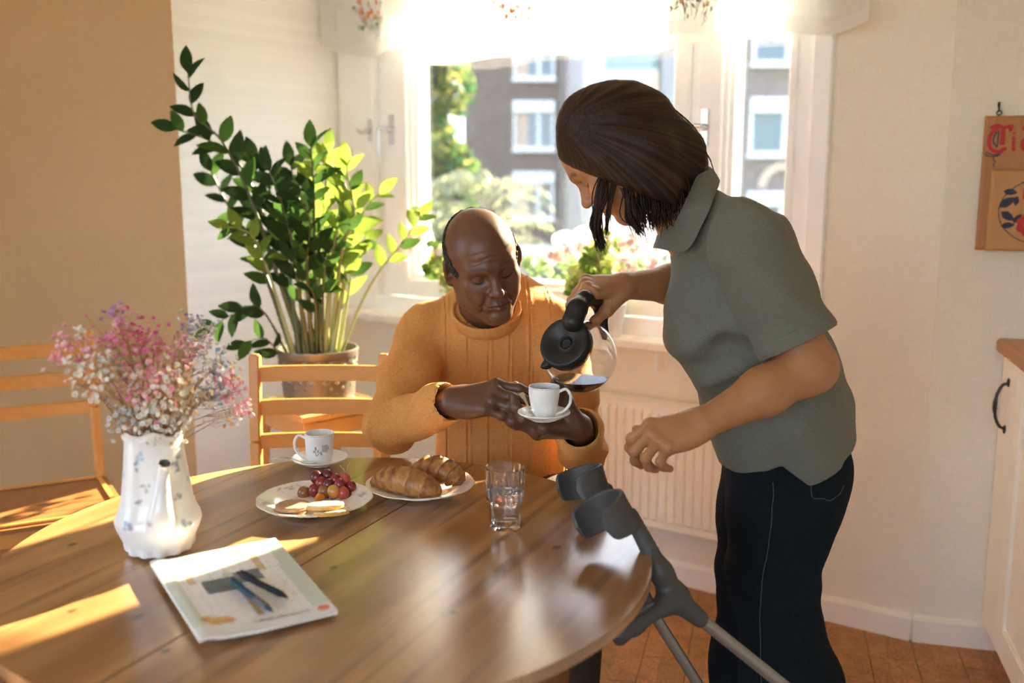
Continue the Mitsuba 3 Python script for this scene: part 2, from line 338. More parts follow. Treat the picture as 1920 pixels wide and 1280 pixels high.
def marble(p, n, uv):
    return mix(mi.Color3f(.80, .77, .70), mi.Color3f(.66, .63, .57), smoothstep(.45, .8, fbm(p.x * 14, p.y * 14 + fbm(p.x * 5, p.y * 5) * 4, p.z * 14)))
mat('sill_stone', proc(marble), .3, .4)
struct('window_sill', wbox(-.76, 1.10, -.115, .01, .790, .820, .005), 'sill_stone')


# ------------------------------------------------------------------ dining table: two half tops meeting in a seam
TC, TR, TZ = A(-.30, 1.57, 0), .527, .74
SEAM = math.radians(24.6)
TU, TV = A(math.sin(SEAM), math.cos(SEAM), 0), A(math.cos(SEAM), -math.sin(SEAM), 0)
kn = lambda x, y, r: (x, y, r)
KNOTS = [kn(*(-0.5246,1.3111,0.74)[:2], .011), kn(*(-0.7356,1.5843,0.74)[:2], .008), kn(*(-0.2804,1.4858,0.74)[:2], .009), kn(*(0.0734,1.5699,0.74)[:2], .010), kn(*(-0.4509,1.2095,0.74)[:2], .007), kn(*(-0.6249,1.3301,0.74)[:2], .007), kn(*(-0.083,1.3249,0.74)[:2], .006)]
mat('table_pine', wood((.38, .21, .085), (.24, .115, .040), (.12, .052, .019), TC[0], TC[1], SEAM, 2.0, 26., KNOTS, wear=.14), .20, 1.0, clearcoat=1.0, clearcoat_gloss=.45)
mat('table_pine_dark', wood3((.22, .085, .026), (.15, .055, .018), TV, 30.), .35, .5)
t = thing('dining_table', 'large round stained pine dining table with a dark seam across its top', 'table')
TRM = np.stack([TV, TU, A(0, 0, 1)], 1)
disc = sg.Point(0, 0).buffer(TR, 64)
for sx in (-1, 1):
    half = disc.intersection(sg.box(min(sx * .0016, sx), -1, max(sx * .0016, sx), 1))
    put('top_half', xf(slab_poly(half, TZ - .030, TZ, .006), TRM, TC), 'table_pine', 25, t)
put('apron', xf(lathe([(.405, TZ - .115), (.43, TZ - .115), (.43, TZ - .031), (.405, TZ - .031), (.405, TZ - .115)], 64), None, TC), 'table_pine_dark', 30, t)
for k in range(4):
    a = math.radians(-27 + 90 * k); c = TC + A(math.cos(a), math.sin(a), 0) * .385
    put("leg", xf(cat([box(-.034, .034, -.034, .034, TZ - .16, TZ - .031, .004), lathe([(0, TZ - .16), (.030, TZ - .16), (.034, TZ - .18), (.028, TZ - .2), (.033, TZ - .26), (.03, .35), (.022, .12), (.026, .06), (.02, 0), (0, 0)], 20)]), rotz(a), c), 'table_pine_dark', 30, t)

# ------------------------------------------------------------------ ladder-back chairs of honey-coloured beech
mat('beech', wood3((.66, .31, .075), (.52, .22, .046), (0, 0, 1), 45.), .38, .5, clearcoat=.15, clearcoat_gloss=.8)
mat('beech_rail', wood3((.66, .32, .08), (.52, .23, .05), (1, .2, 0), 45.), .38, .5, clearcoat=.15, clearcoat_gloss=.8)
mat('seat_ply', wood3((.30, .135, .045), (.22, .09, .028), (.3, 1, 0), 40.), .3, .5, clearcoat=.4, clearcoat_gloss=.85)
CW, CD, SZ = .36, .37, .45
def chair(loc, face, label):
    """loc: midway between the back posts on the floor; face: the heading it looks to"""
    t = thing('dining_chair', label, 'chair', 'wooden ladder-back chairs')
    f = unit(A(face[0], face[1], 0)); x = A(f[1], -f[0], 0); R = np.stack([x, f, A(0, 0, 1)], 1); M = lambda m: xf(m, R, A(*loc[:2], 0))
    lean = lambda z: -.045 * max(0, z - SZ) / .4
    for s in (-1, 1):
        px = s * (CW / 2 - .014)
        pts = [A(px, -.02, 0), A(px, 0, SZ), A(px, lean(.66), .66), A(px, lean(.885), .885)]
        segs = []
        for a, b in zip(pts[:-1], pts[1:]): segs.append(bar(a, b + unit(b - a) * .0, .027, .034, (0, 1, 0), .0045))
        put('post', M(cat(segs)), 'beech', 40, t)
        put('leg', M(bar((s * (CW / 2 - .004), CD - .02, 0), (s * (CW / 2 + .004), CD - .03, SZ - .012), .032, .032, (0, 1, 0), .004)), 'beech', 40, t)
    for z0, z1 in ((.640, .680), (.726, .768), (.812, .854)):
        zc = (z0 + z1) / 2; n = 10; ring = []
        for i in range(n + 1):
            u = -1 + 2 * i / n; px = u * (CW / 2 - .02); y = lean(zc) - .014 * (1 - u * u)
            ring.append([(px, y - .008, z0), (px, y + .008, z0 + .002), (px, y + .008 + .0, z1 - .002), (px, y + .005, z1), (px, y - .005, z1), (px, y - .008, z1 - .003)])
        v = np.array(ring).reshape(-1, 3); k = 6; q = []
        for i in range(n):
            for j in range(k): q.append([i * k + j, i * k + (j + 1) % k, (i + 1) * k + (j + 1) % k, (i + 1) * k + j])
        mm = to_tm((v, np.array(q))); caps = [[0, j + 1, j] for j in range(1, k - 1)] + [[n * k, n * k + j, n * k + j + 1] for j in range(1, k - 1)]
        mm = trimesh.Trimesh(mm.vertices, np.vstack([mm.faces, caps]), process=False); mm.fix_normals()
        put('slat', M(mm), 'beech_rail', 35, t)
    outline = sg.Polygon([(-CW / 2 + .015, .02), (CW / 2 - .015, .02), (CW / 2 + .008, CD), (-CW / 2 - .008, CD)]).buffer(.02, 8).buffer(-.004)
    st = put('seat', M(slab_poly(outline, SZ - .012, SZ + .008, .004)), 'seat_ply', 30, t)
    inner = outline.buffer(-.028)
    rim = outline.buffer(-.016).difference(inner)
    put('rim', M(extrude(rim, .004, SZ + .0075)), 'beech_rail', 30, st)
    for a, b in (((-CW / 2 + .02, CD - .03), (CW / 2 - .02, CD - .03)), ((-CW / 2 + .016, .01), (-CW / 2 + .004, CD - .04)), ((CW / 2 - .016, .01), (CW / 2 - .004, CD - .04)), ((-CW / 2 + .02, 0), (CW / 2 - .02, 0))):
        put('apron', M(bar((*a, SZ - .036), (*b, SZ - .036), .02, .046)), 'beech_rail', 40, t)
    for s in (-1, 1): put('stretcher', M(bar((s * (CW / 2 - .014), -.01, .2), (s * (CW / 2 - .006), CD - .025, .2), .018, .024)), 'beech_rail', 40, t)
    return t
chair(A(-1.376, 2.785, 0), (.46, -.888), 'honey-coloured wooden chair standing empty at the left behind the flower jug')
chair(A(-.495, 2.475, 0), (.02, -1), 'honey-coloured wooden chair in front of the big potted plant, empty')
chair(A(.035, 2.61, 0), (-.06, -1), 'wooden chair the man in the orange sweater sits on')

# ------------------------------------------------------------------ radiator below the window
def radiator():
    t = thing('radiator', 'cream ribbed panel radiator below the window', 'radiator')
    s0, s1, z0, z1 = -.28, .95, .205, .618; per = .0305; n = int((s1 - s0 - .04) / per); rows = []
    for i in range(n):
        b = s0 + .02 + i * per
        rows += [(b, 0), (b + .004, -.009), (b + per - .010, -.009), (b + per - .006, 0)]
    rows = [(s0, 0), *rows, (s1, 0)]; r = np.array(rows); V = []
    for z, d in ((z0, .012), (z0 + .012, .002), (z0 + .028, 0), ):
        pass
    zs = [(z0, 0.0), (z0 + .02, 0.0), (z0 + .032, 1.0), (z1 - .032, 1.0), (z1 - .02, 0.0), (z1, 0.0)]
    for z, k in zs: V.append(np.stack([r[:, 0], -.075 + r[:, 1] * k + .0045 * (0 if k else 0), np.full(len(r), z)], 1))
    V = np.array(V); m, k = V.shape[:2]; i, j = np.meshgrid(np.arange(m - 1), np.arange(k - 1), indexing='ij')
    q = np.stack([i * k + j, i * k + j + 1, (i + 1) * k + j + 1, (i + 1) * k + j], -1).reshape(-1, 4)
    put('front_panel', xf((V.reshape(-1, 3), q), WR, W0), 'radiator_enamel', False, t)
    put('back_panel', wbox(s0, s1, -.0745, -.03, z0, z1, .004), 'radiator_enamel', 30, t)
    put('top_grille', cat([wbox(s0 - .002, s1 + .002, -.088, -.028, z1, z1 + .006, .002)] + [wbox(s0 + .3, s0 + .34, -.084, -.05, z1 + .004, z1 + .012, .002)]), 'radiator_enamel', 30, t)
    for s in (s0 + .15, s1 - .15): put('bracket', wbox(s - .02, s + .02, -.032, .001, z0 + .05, z1 - .05), 'radiator_enamel', False, t)
    put('pipe', tube([wp(s0 + .03, -.05, z0 + .01), wp(s0 + .03, -.05, .0)], .009, 10), 'radiator_enamel', True, t)
radiator()
t = thing('sill_bracket', 'small white bracket under the window sill above the radiator', 'bracket')
c = (0.4677,3.1584,0.7735); c = A(*c)
put('strip', tube([c + A(0, 0, .035), c + A(0, 0, 0), c - A(0, 0, .055)], .0035, 8), 'paint_white', True, t)
put('knob', sphere(c - A(0, 0, .058), .006, 2), 'paint_white', True, t)

# ------------------------------------------------------------------ kitchen base unit at the right with an oak worktop
def woodgrain(p, n, uv):
    return .5 * noise(p.x * 260, p.y * 260, p.z * 6) + .5 * noise(p.x * 600, p.y * 600, p.z * 12)
mat('cabinet_white', wood3((.88, .86, .76), (.80, .77, .66), (0, 0, 1), 160.), .45, .4, proc(woodgrain), .0006)
mat('oak_top', wood3((.44, .20, .068), (.33, .135, .04), RB, 40.), .4, .5)
CB = A(1.3405, 2.668, 0); CU, CV = -RB, RD                 # along the fronts towards the camera, and into the unit
CR = np.stack([CU, CV, A(0, 0, 1)], 1)
if np.linalg.det(CR) < 0: CR = np.stack([CU, CV, A(0, 0, 1)], 1)
def cb(x0, x1, y0, y1, z0, z1, b=.002):
    m = xf(box(x0, x1, y0, y1, z0, z1, b), CR, CB); 
    if np.linalg.det(CR) < 0: m.invert()
    return m
t = thing('kitchen_cabinet', 'white panelled kitchen base unit beside the right wall', 'cabinet')
put('carcass', cb(.012, 2.2, .022, .60, .08, .862), 'cabinet_white', False, t)
put('plinth', cb(.012, 2.2, .06, .58, 0, .08), 'cabinet_white', False, t)
d = put('pull_out_front', cb(.0, .152, 0, .020, .085, .858, .003), 'cabinet_white', False, t)
def pull(u, z):
    p = lambda y, z: CB + CU * u + CV * y + A(0, 0, z)
    arch = bez([p(-.002, z + .062), p(-.016, z + .055), p(-.027, z + .03), p(-.030, z), p(-.027, z - .03), p(-.016, z - .055), p(-.002, z - .062)], 6)
    r = np.full(len(arch), .0042); r[len(arch) // 2 - 3:len(arch) // 2 + 4] = .0055
    feet = [xf(sphere((0, 0, 0), 1, 2), np.stack([CU, CV, A(0, 0, 1)], 1) @ np.diag([.009, .004, .012]), p(-.002, z + s * .064)) for s in (-1, 1)]
    rings = [tube([p(-.030, z + dz - .0015), p(-.030, z + dz + .0015)], .0068, 12) for dz in (-.008, 0, .008)]
    return cat([tube(arch, r, 10), *feet, *rings])
put('handle', pull(.085, .732), 'black_metal', 40, d, 'black curved handle')
for k in range(3):
    u0 = .158 + k * .42; u1 = u0 + .414
    dr_ = put('door', cat([cb(u0, u0 + .075, 0, .022, .085, .858, .003), cb(u1 - .075, u1, 0, .022, .085, .858, .003), cb(u0 + .075, u1 - .075, 0, .022, .085, .165, .003), cb(u0 + .075, u1 - .075, 0, .022, .778, .858, .003)]), 'cabinet_white', False, t)
    put('panel', cat([cb(u0 + .07, u1 - .07, .010, .02, .16, .785, .002), cb(u0 + .105, u1 - .105, .004, .012, .195, .75, .004)]), 'cabinet_white', False, dr_)
tw = thing('worktop', 'oak worktop on the white kitchen unit', 'worktop')
top = cb(.001, 2.25, -.022, .62, .864, .902, .007)
put('slab', top, 'oak_top', 30, tw)

# ------------------------------------------------------------------ painted wooden wall board on the right wall
t = thing('wall_board', 'hanging wooden board painted with red lettering and roses, at the right edge', 'wall decoration')
mat('board_wood', wood3((.42, .19, .055), (.32, .13, .034), (0, 0, 1), 30.), .4, .5)
mat('board_light', wood3((.50, .25, .085), (.42, .19, .055), (0, 0, 1), 30.), .4, .5)
mat('paint_red', (.42, .02, .02), .5, .4); mat('paint_navy', (.02, .022, .045), .5, .4); mat('paint_gold', (.55, .30, .06), .5, .4)
BR = np.stack([RD, A(0, 0, 1), -RB], 1)                    # x along the wall, y up, z out of it
B0 = A(1.250, 2.6975, 1.14)                                 # lower left corner on the wall
bm = lambda m: xf(m, BR, B0)
def plaque(w, h, z, d, b): return slab_poly(sg.box(0, 0, w, h), z, z + d, b)
back = put('back_board', bm(plaque(.30, .352, .004, .016, .006)), 'board_wood', False, t)
fr = put('front_box', bm(xf(plaque(.26, .212, .02, .02, .006), None, (.022, .0, 0))), 'board_light', False, t)
put('hook', cat([bm(tube(bez([(.033, .362, .012), (.033, .372, .008), (.033, .378, .004)], 5), .002, 8)), bm(tube([(.033 + .006 * math.cos(a), .360 + .006 * math.sin(a), .012) for a in np.linspace(0, 2 * np.pi, 13)], .0018, 8)), bm(box(.030, .036, .372, .388, 0, .006, .001))]), 'black_metal', 40, t, 'black hook')
def stroke(pts, w, h=.0008, z=.02): return extrude(so.unary_union([sg.LineString(bez(p, 6)[:, :2] if len(p) > 2 else np.array(p)[:, :2]).buffer(ww / 2, cap_style=2 if sq else 1) for p, ww, sq in zip(pts, w[0], w[1])]), h, z)
def letters(seq): return ([p for p, _, _ in seq], ([w for _, w, _ in seq], [s for _, _, s in seq]))
D3 = lambda *q: [(x, y, 0) for x, y in q]
X, Y = .012, .255
S, Wd = letters([(D3((X + .018, Y + .062), (X + .004, Y + .05), (X + .0, Y + .03), (X + .008, Y + .01), (X + .026, Y + .004), (X + .040, Y + .012)), .010, 0),
                 (D3((X + .004, Y + .066), (X + .018, Y + .072), (X + .034, Y + .066), (X + .052, Y + .070), (X + .050, Y + .060)), .009, 0),
                 (D3((X + .032, Y + .062), (X + .033, Y + .022)), .012, 1)])
put('letter', bm(stroke(S, Wd)), 'paint_red', False, back, 'red blackletter capital T')
S, Wd = letters([(D3((X + .016, Y + .054), (X + .010, Y + .034), (X + .020, Y + .016)), .0035, 0), (D3((X + .022, Y + .056), (X + .021, Y + .02)), .003, 0)])
put('letter_line', bm(stroke(S, Wd, .0009)), 'paint_navy', False, back)
S, Wd = letters([(D3((.068, Y + .042), (.072, Y + .036), (.072, Y + .012), (.076, Y + .007)), .0075, 1), (D3((.070, Y + .055), (.074, Y + .051)), .007, 1)])
put('letter', bm(stroke(S, Wd)), 'paint_red', False, back)
S, Wd = letters([(D3((.110, Y + .040), (.098, Y + .036), (.092, Y + .022), (.100, Y + .008), (.112, Y + .014), (.113, Y + .034), (.100, Y + .056), (.092, Y + .064)), .0075, 0)])
put('letter', bm(stroke(S, Wd)), 'paint_red', False, back)
S, Wd = letters([(D3((.008, Y + .004), (.02, Y - .003), (.038, Y - .003), (.046, Y + .002)), .003, 0), (D3((.006, Y - .002), (.012, Y - .007), (.028, Y - .008), (.04, Y - .004)), .003, 0), (D3((.028, Y - .008), (.026, Y - .016), (.031, Y - .02), (.027, Y - .028), (.029, Y - .034)), .0022, 0)])
put('flourish', bm(stroke(S, Wd)), 'paint_navy', False, back)
ring = [(.15 + .105 * math.cos(a), .105 + .085 * math.sin(a), 0) for a in np.linspace(1.9, 4.4, 14)]
put('painted_ring', bm(extrude(sg.LineString(np.array(ring)[:, :2]).buffer(.0012), .0006, .04)), 'paint_navy', False, fr)
for x, y, a, l in ((.07, .155, -.1, .016), (.064, .128, .6, .022), (.086, .132, 1.4, .012), (.068, .092, -.6, .02), (.092, .086, .9, .014), (.07, .068, .15, .016)):
    lf = sg.Polygon([(-l, 0), (-l * .4, l * .45), (l * .3, l * .42), (l, 0), (l * .3, -l * .42), (-l * .4, -l * .45)]).buffer(.001)
    put('painted_leaf', bm(extrude(sa.translate(sa.rotate(lf, a, use_radians=True), x, y), .0007, .04)), 'paint_navy', False, fr)
for x, y, r in ((.125, .15, .026), (.12, .07, .03)):
    for k in range(7):
        a = k * 2 * np.pi / 7; put('painted_petal', bm(extrude(sg.Point(x + .6 * r * math.cos(a), y + .6 * r * math.sin(a)).buffer(r * .42), .0006 + .0001 * k, .04)), 'paint_red', False, fr)
    put('painted_rose_heart', bm(extrude(sg.Point(x, y).buffer(r * .4), .0016, .04)), 'paint_gold', False, fr)


# ------------------------------------------------------------------ things on the table
def vmat(key, rough=.3, spec=.5, **k): mat(key, VCOL, rough, spec, **k)
vmat('porcelain_painted', .12, .6, clearcoat=.6, clearcoat_gloss=.95)
vmat('bread_crust', .42, .4, clearcoat=.25, clearcoat_gloss=.8); vmat('matte_painted', .7, .25); vmat('cookie_painted', .75, .2)
mat('porcelain', (.76, .76, .74), .12, .6, clearcoat=.6, clearcoat_gloss=.95)
mat('steel', (.62, .61, .58), .2, .5, metallic=1.0)
mat('coffee', (.012, .004, .002), .06, .5)
def mixc(a, b, t): return np.asarray(a) * (1 - t[:, None]) + np.asarray(b) * t[:, None]
# the jug: a lobed porcelain coffee pot, its spout to the camera
JC = A(-.578, 1.556, .74); toCam = unit(A(.578, -1.556, 0)); JR = np.stack([toCam, A(-toCam[1], toCam[0], 0), A(0, 0, 1)], 1)
def jug():
    t = thing('porcelain_jug', 'white porcelain coffee pot with blue flower sprigs, used as a vase on the table', 'jug')
    prof = [(0, .004), (.040, .004), (.044, .0), (.050, .001), (.053, .008), (.056, .018), (.0625, .034), (.0665, .048), (.0655, .058), (.0605, .070), (.0565, .085), (.0535, .105), (.0505, .13), (.0475, .155), (.0455, .178), (.0455, .19), (.0475, .198), (.0465, .199), (.0440, .19), (.0435, .17), (.0435, .15), (0, .148)]
    fine = bez([(r, z, 0) for r, z in prof], 6)[:, :2]; fine[:, 0] = np.maximum(fine[:, 0], 0)
    m = lathe(fine, 144); v = np.array(m.vertices); th = np.arctan2(v[:, 1], v[:, 0]); r = np.hypot(v[:, 0], v[:, 1]); z = v[:, 2]
    out = r > .02
    lobes = np.exp(-((z - .045) / .03)**2) * .0011 * np.cos(th * 8) + np.exp(-((z - .004) / .01)**2) * .003 * np.cos(th * 12) + .0012 * np.cos(th * 8) * (z > .19)
    rr = np.where(out, r + lobes, r); zz = z + np.where(z > .17, (z - .17) / .03 * (.0035 * np.cos(th * 6) + .004 * np.cos(th * 2 + .6)), 0)
    v = np.stack([rr * np.cos(th), rr * np.sin(th), zz], 1)
    col = np.tile(A(.74, .74, .73), (len(v), 1)); rng = np.random.default_rng(5)
    for a, h, s, kind in [(-.55, .163, .010, 0), (-.62, .15, .006, 1), (-.5, .095, .006, 1), (-.72, .062, .011, 2), (-.3, .12, .006, 1), (.62, .155, .010, 3), (.7, .14, .006, 3), (.62, .1, .007, 1), (.75, .055, .010, 3), (1.4, .12, .01, 0), (-1.5, .13, .01, 0), (2.5, .12, .01, 0), (3.6, .1, .01, 3), (-.1, .04, .004, 1)]:
        for k in range(5):
            da, dh = rng.normal(0, s * 12), rng.normal(0, s * .55)
            d = np.hypot((th - a - da) * .05, z - h - dh); w = np.clip(1.5 - d / (s * .34), 0, 1) * (r > .02) * .75
            c = [(.20, .36, .55), (.14, .16, .17), (.20, .20, .30), (.13, .17, .28)][kind] if k else (.12, .2, .14)
            col = mixc(col, c, w)
    gold = np.clip(1 - np.abs(zz - (.1985 + .0035 * np.cos(th * 6) + .004 * np.cos(th * 2 + .6))) / .0016, 0, 1) * .5; col = mixc(col, (.50, .36, .16), gold)
    put('body', xf(trimesh.Trimesh(v, m.faces, process=False), JR, JC), 'porcelain_painted', True, t, color=col)
    sp = bez([(.052, 0, .045), (.066, .002, .062), (.074, .004, .085), (.0735, .007, .11), (.068, .010, .135), (.069, .012, .152), (.075, .014, .163)], 8)
    rad = np.interp(np.linspace(0, 1, len(sp)), [0, .12, .3, .5, .7, .9, 1], [.016, .023, .021, .014, .0090, .0075, .0088])
    sm = tube(sp, rad, 28); sv = np.array(sm.vertices); tt = unit(sp[-1] - sp[-3])
    k = len(sp); ring = sv[(k - 1) * 28:k * 28]
    inner = [ring, sp[-1] + (ring - sp[-1]) * .72 + tt * .001, sp[-4] + (sv[(k - 4) * 28:(k - 3) * 28] - sp[-4]) * .6]
    vin = np.vstack(inner); q = [[i * 28 + j, i * 28 + (j + 1) % 28, (i + 1) * 28 + (j + 1) % 28, (i + 1) * 28 + j] for i in range(2) for j in range(28)]
    sm = tube(sp, rad, 28, caps=False); rng2 = [(.074, .085), (.0735, .105), (.06, .04)]
    sc = np.tile(A(.74, .74, .73), (len(sm.vertices), 1)); svv = np.array(sm.vertices)
    for y, z, s in ((.018, .105, .0045), (.02, .09, .004), (.016, .12, .0035), (-.014, .07, .004)): sc = mixc(sc, (.30, .22, .12), np.clip(1.4 - np.hypot(svv[:, 1] - y, svv[:, 2] - z) / s, 0, 1) * .7)
    k2 = put('spout', xf(sm, JR, JC), 'porcelain_painted', True, t, color=sc)
    put('spout_mouth', xf(cat([(vin, np.array(q))]), JR, JC), 'dark_bore', True, k2)
    hd = bez([(-.045, .0, .165), (-.075, .0, .175), (-.088, .0, .14), (-.083, 0, .10), (-.056, 0, .07)], 8)
    put('handle', xf(tube(hd, .0065, 14), JR, JC), 'porcelain', True, t)
mat('dark_bore', (.10, .09, .08), .4, .4)
jug()

# the dried flowers in the jug
vmat('petal_painted', .8, .1); mat('dry_stem', (.30, .15, .055), .8, .1); mat('dry_stem_pale', (.42, .30, .16), .8, .1)
def bouquet():
    t = thing('dried_flower_bouquet', 'airy bunch of dried pink, white and blue baby\'s breath in the porcelain jug', 'flowers')
    rng = np.random.default_rng(11); mouth = JC + A(0, 0, .195)
    pink, rose, white, blue, grey, lilac, sand = (.74, .36, .42), (.66, .19, .30), (.72, .66, .56), (.30, .38, .50), (.46, .46, .44), (.36, .20, .40), (.60, .42, .24)
    cl = [((-0.6247,1.55,1.1268), 14, lilac, .016), ((-0.6208,1.56,1.1168), 22, pink, .018), ((-0.6125,1.58,1.1008), 26, rose, .022), ((-0.6068,1.52,1.0936), 34, rose, .028), ((-0.6366,1.54,1.0774), 26, pink, .022), ((-0.6489,1.5,1.0804), 26, pink, .020), ((-0.6506,1.48,1.1084), 8, white, .010), ((-0.6864,1.5,1.0928), 22, pink, .016), ((-0.6825,1.47,1.0736), 16, pink, .014), ((-0.6576,1.46,1.0592), 14, white, .016), ((-0.6465,1.46,1.047), 16, white, .017), ((-0.6256,1.48,1.0635), 22, white, .017), ((-0.6149,1.46,1.0429), 18, white, .020), ((-0.6243,1.46,1.0225), 9, white, .012),
          ((-0.6,1.6,1.0756), 34, rose, .026), ((-0.5823,1.56,1.0566), 34, rose, .028), ((-0.5816,1.62,1.0633), 22, pink, .024), ((-0.6047,1.56,1.0393), 14, blue, .022), ((-0.634,1.58,1.0353), 14, grey, .02), ((-0.5494,1.5,1.0387), 46, pink, .026), ((-0.5338,1.5,1.0261), 40, white, .026), ((-0.5551,1.5,1.0135), 36, rose, .026), ((-0.5806,1.52,1.0261), 22, white, .022), ((-0.5302,1.54,1.0347), 22, sand, .026),
          ((-0.536,1.62,1.09), 22, grey, .022), ((-0.518,1.62,1.0989), 24, grey, .022), ((-0.5245,1.62,1.1078), 9, lilac, .014), ((-0.5057,1.62,1.0811), 20, grey, .022), ((-0.5263,1.6,1.0712), 22, pink, .020), ((-0.5052,1.6,1.058), 28, grey, .024), ((-0.4887,1.6,1.0402), 18, blue, .022), ((-0.4897,1.56,1.0393), 24, white, .024), ((-0.4807,1.62,1.0543), 10, grey, .020), ((-0.4949,1.6,1.0045), 34, blue, .022), ((-0.4827,1.6,0.9866), 26, blue, .020), ((-0.4638,1.6,1.0135), 26, pink, .018), ((-0.4561,1.6,0.9911), 30, pink, .018), ((-0.4484,1.6,0.9686), 22, pink, .016), ((-0.4503,1.6,1.0224), 12, sand, .014), ((-0.4653,1.6,0.946), 12, sand, .014), ((-0.4448,1.6,0.9505), 8, white, .010),
          ((-0.6179,1.53,0.9853), 24, grey, .024), ((-0.5849,1.52,0.9834), 30, white, .026), ((-0.6121,1.54,1.0046), 26, pink, .022), ((-0.5606,1.52,0.9705), 30, grey, .026), ((-0.528,1.5,0.984), 30, white, .028), ((-0.5197,1.54,0.9959), 30, sand, .026), ((-0.5098,1.56,0.9825), 20, white, .024), ((-0.6158,1.5,0.967), 16, grey, .018), ((-0.591,1.51,0.9602), 24, grey, .022), ((-0.5497,1.51,0.9559), 22, white, .022), ((-0.5306,1.54,0.9524), 14, white, .022), ((-0.5167,1.55,0.9542), 8, grey, .018), ((-0.5634,1.62,1.0722), 12, sand, .03), ((-0.5422,1.58,1.0572), 18, pink, .02)]
    ring = np.array([[math.cos(a), math.sin(a)] for a in np.arange(6) * np.pi / 3])
    base = np.vstack([[0, 0, -.55], np.c_[ring * .62, np.full(6, -.25)], np.c_[ring * 1.0, np.full(6, .28)], [0, 0, .02]])
    bf = [[0, 1 + (j + 1) % 6, 1 + j] for j in range(6)] + [q for j in range(6) for q in ([1 + j, 1 + (j + 1) % 6, 7 + (j + 1) % 6], [1 + j, 7 + (j + 1) % 6, 7 + j])] + [[13, 7 + j, 7 + (j + 1) % 6] for j in range(6)]
    sets, stems, pale = {}, [], []
    for c, n, col, sp in cl:
        c = A(*c); d = c - mouth; hub = mouth + d * .62 + rng.normal(0, .006, 3)
        root = mouth + A(rng.normal(0, .016), rng.normal(0, .014), -.04)
        mid = root * .5 + hub * .5 + A(0, 0, .01) + rng.normal(0, .006, 3)
        path = bez([root, mid, hub], 6); stems.append(tube(path, np.linspace(.0011, .0007, len(path)), 4, False))
        for k in range(n):
            q = c + rng.normal(0, sp * .62, 3) * A(1, .9, 1); r = rng.uniform(.0034, .0052)
            dirn = unit(unit(q - hub) + rng.normal(0, .5, 3)); x = unit(np.cross(dirn, [.3, .2, .9])); y = np.cross(dirn, x)
            cc = np.clip(np.array(col) * rng.uniform(.75, 1.3) + rng.normal(0, .03, 3), .02, .85)
            sets.setdefault(col, []).append((base @ np.stack([x, y, dirn]) * r + q, np.vstack([cc * .7, np.tile(cc * .9, (6, 1)), np.tile(np.minimum(cc * 1.25, .9), (6, 1)), cc * .55])))
            if k % 3 == 0:
                j = hub * rng.uniform(.2, .6) + q * .4; j = hub + (q - hub) * rng.uniform(.25, .55) + rng.normal(0, .003, 3)
                (pale if k % 4 else stems).append(tube(np.array([hub, j, q]), [.0005, .00045, .0004], 3, False))
    names = {pink: 'pink', rose: 'deep pink', white: 'white', blue: 'pale blue', grey: 'grey green', lilac: 'lilac', sand: 'sand coloured'}
    for col, L in sets.items():
        F = np.array(bf); k = len(base)
        put('blossoms', trimesh.Trimesh(np.vstack([v for v, _ in L]), np.vstack([F + i * k for i in range(len(L))]), process=False), 'petal_painted', False, t, names[col] + ' blossoms', np.vstack([c for _, c in L]), kind='stuff')
    put('stems', cat(stems), 'dry_stem', False, t, kind='stuff'); put('twigs', cat(pale), 'dry_stem_pale', False, t, kind='stuff')
bouquet()

# plates with a faint floral print
def plate(c, R, label, seed):
    t = thing('plate', label, 'plate', 'white plates with a floral rim')
    prof = bez([(0, .0045, 0), (R * .5, .0045, 0), (R * .62, .006, 0), (R * .72, .0105, 0), (R * .86, .0145, 0), (R * .985, .018, 0), (R, .0175, 0), (R * .985, .0155, 0), (R * .74, .0075, 0), (R * .6, .002, 0), (R * .58, 0, 0), (R * .53, 0, 0), (R * .52, .002, 0), (0, .002, 0)], 5)[:, :2]
    prof[:, 0] = np.maximum(prof[:, 0], 0); m = lathe(prof[::-1], 120); v = np.array(m.vertices); th = np.arctan2(v[:, 1], v[:, 0]); r = np.hypot(v[:, 0], v[:, 1])
    sc = 1 + .008 * np.cos(th * 12) * np.clip((r / R - .8) / .2, 0, 1); v[:, :2] *= sc[:, None]
    col = np.tile(A(.76, .75, .72), (len(v), 1)); rng = np.random.default_rng(seed); up = v[:, 2] > .0044
    for a in np.arange(6) * np.pi / 3 + .35:
        for k in range(16):
            da, rr = rng.normal(0, .14), R * rng.uniform(.76, .94); d = np.hypot((th - a - da + np.pi) % (2 * np.pi) - np.pi, 0) * rr
            w = np.clip(1.6 - np.hypot(d, r - rr) / rng.uniform(.0015, .0032), 0, 1) * up * .6; col = mixc(col, [(.30, .33, .27), (.38, .25, .22), (.42, .36, .26)][k % 3], w)
    col = mixc(col, (.58, .46, .26), np.clip(1 - np.abs(r - R * .995) / .0014, 0, 1) * .45)
    put('dish', xf(trimesh.Trimesh(v, m.faces, process=False), None, c), 'porcelain_painted', True, t, color=col); return t
P1, P2 = A(-.363, 1.758, .7405), A(-.177, 1.848, .7405)
plate(P1, .105, 'white plate with grapes and biscuits on it', 1); plate(P2, .104, 'white plate with two croissants on it', 2)

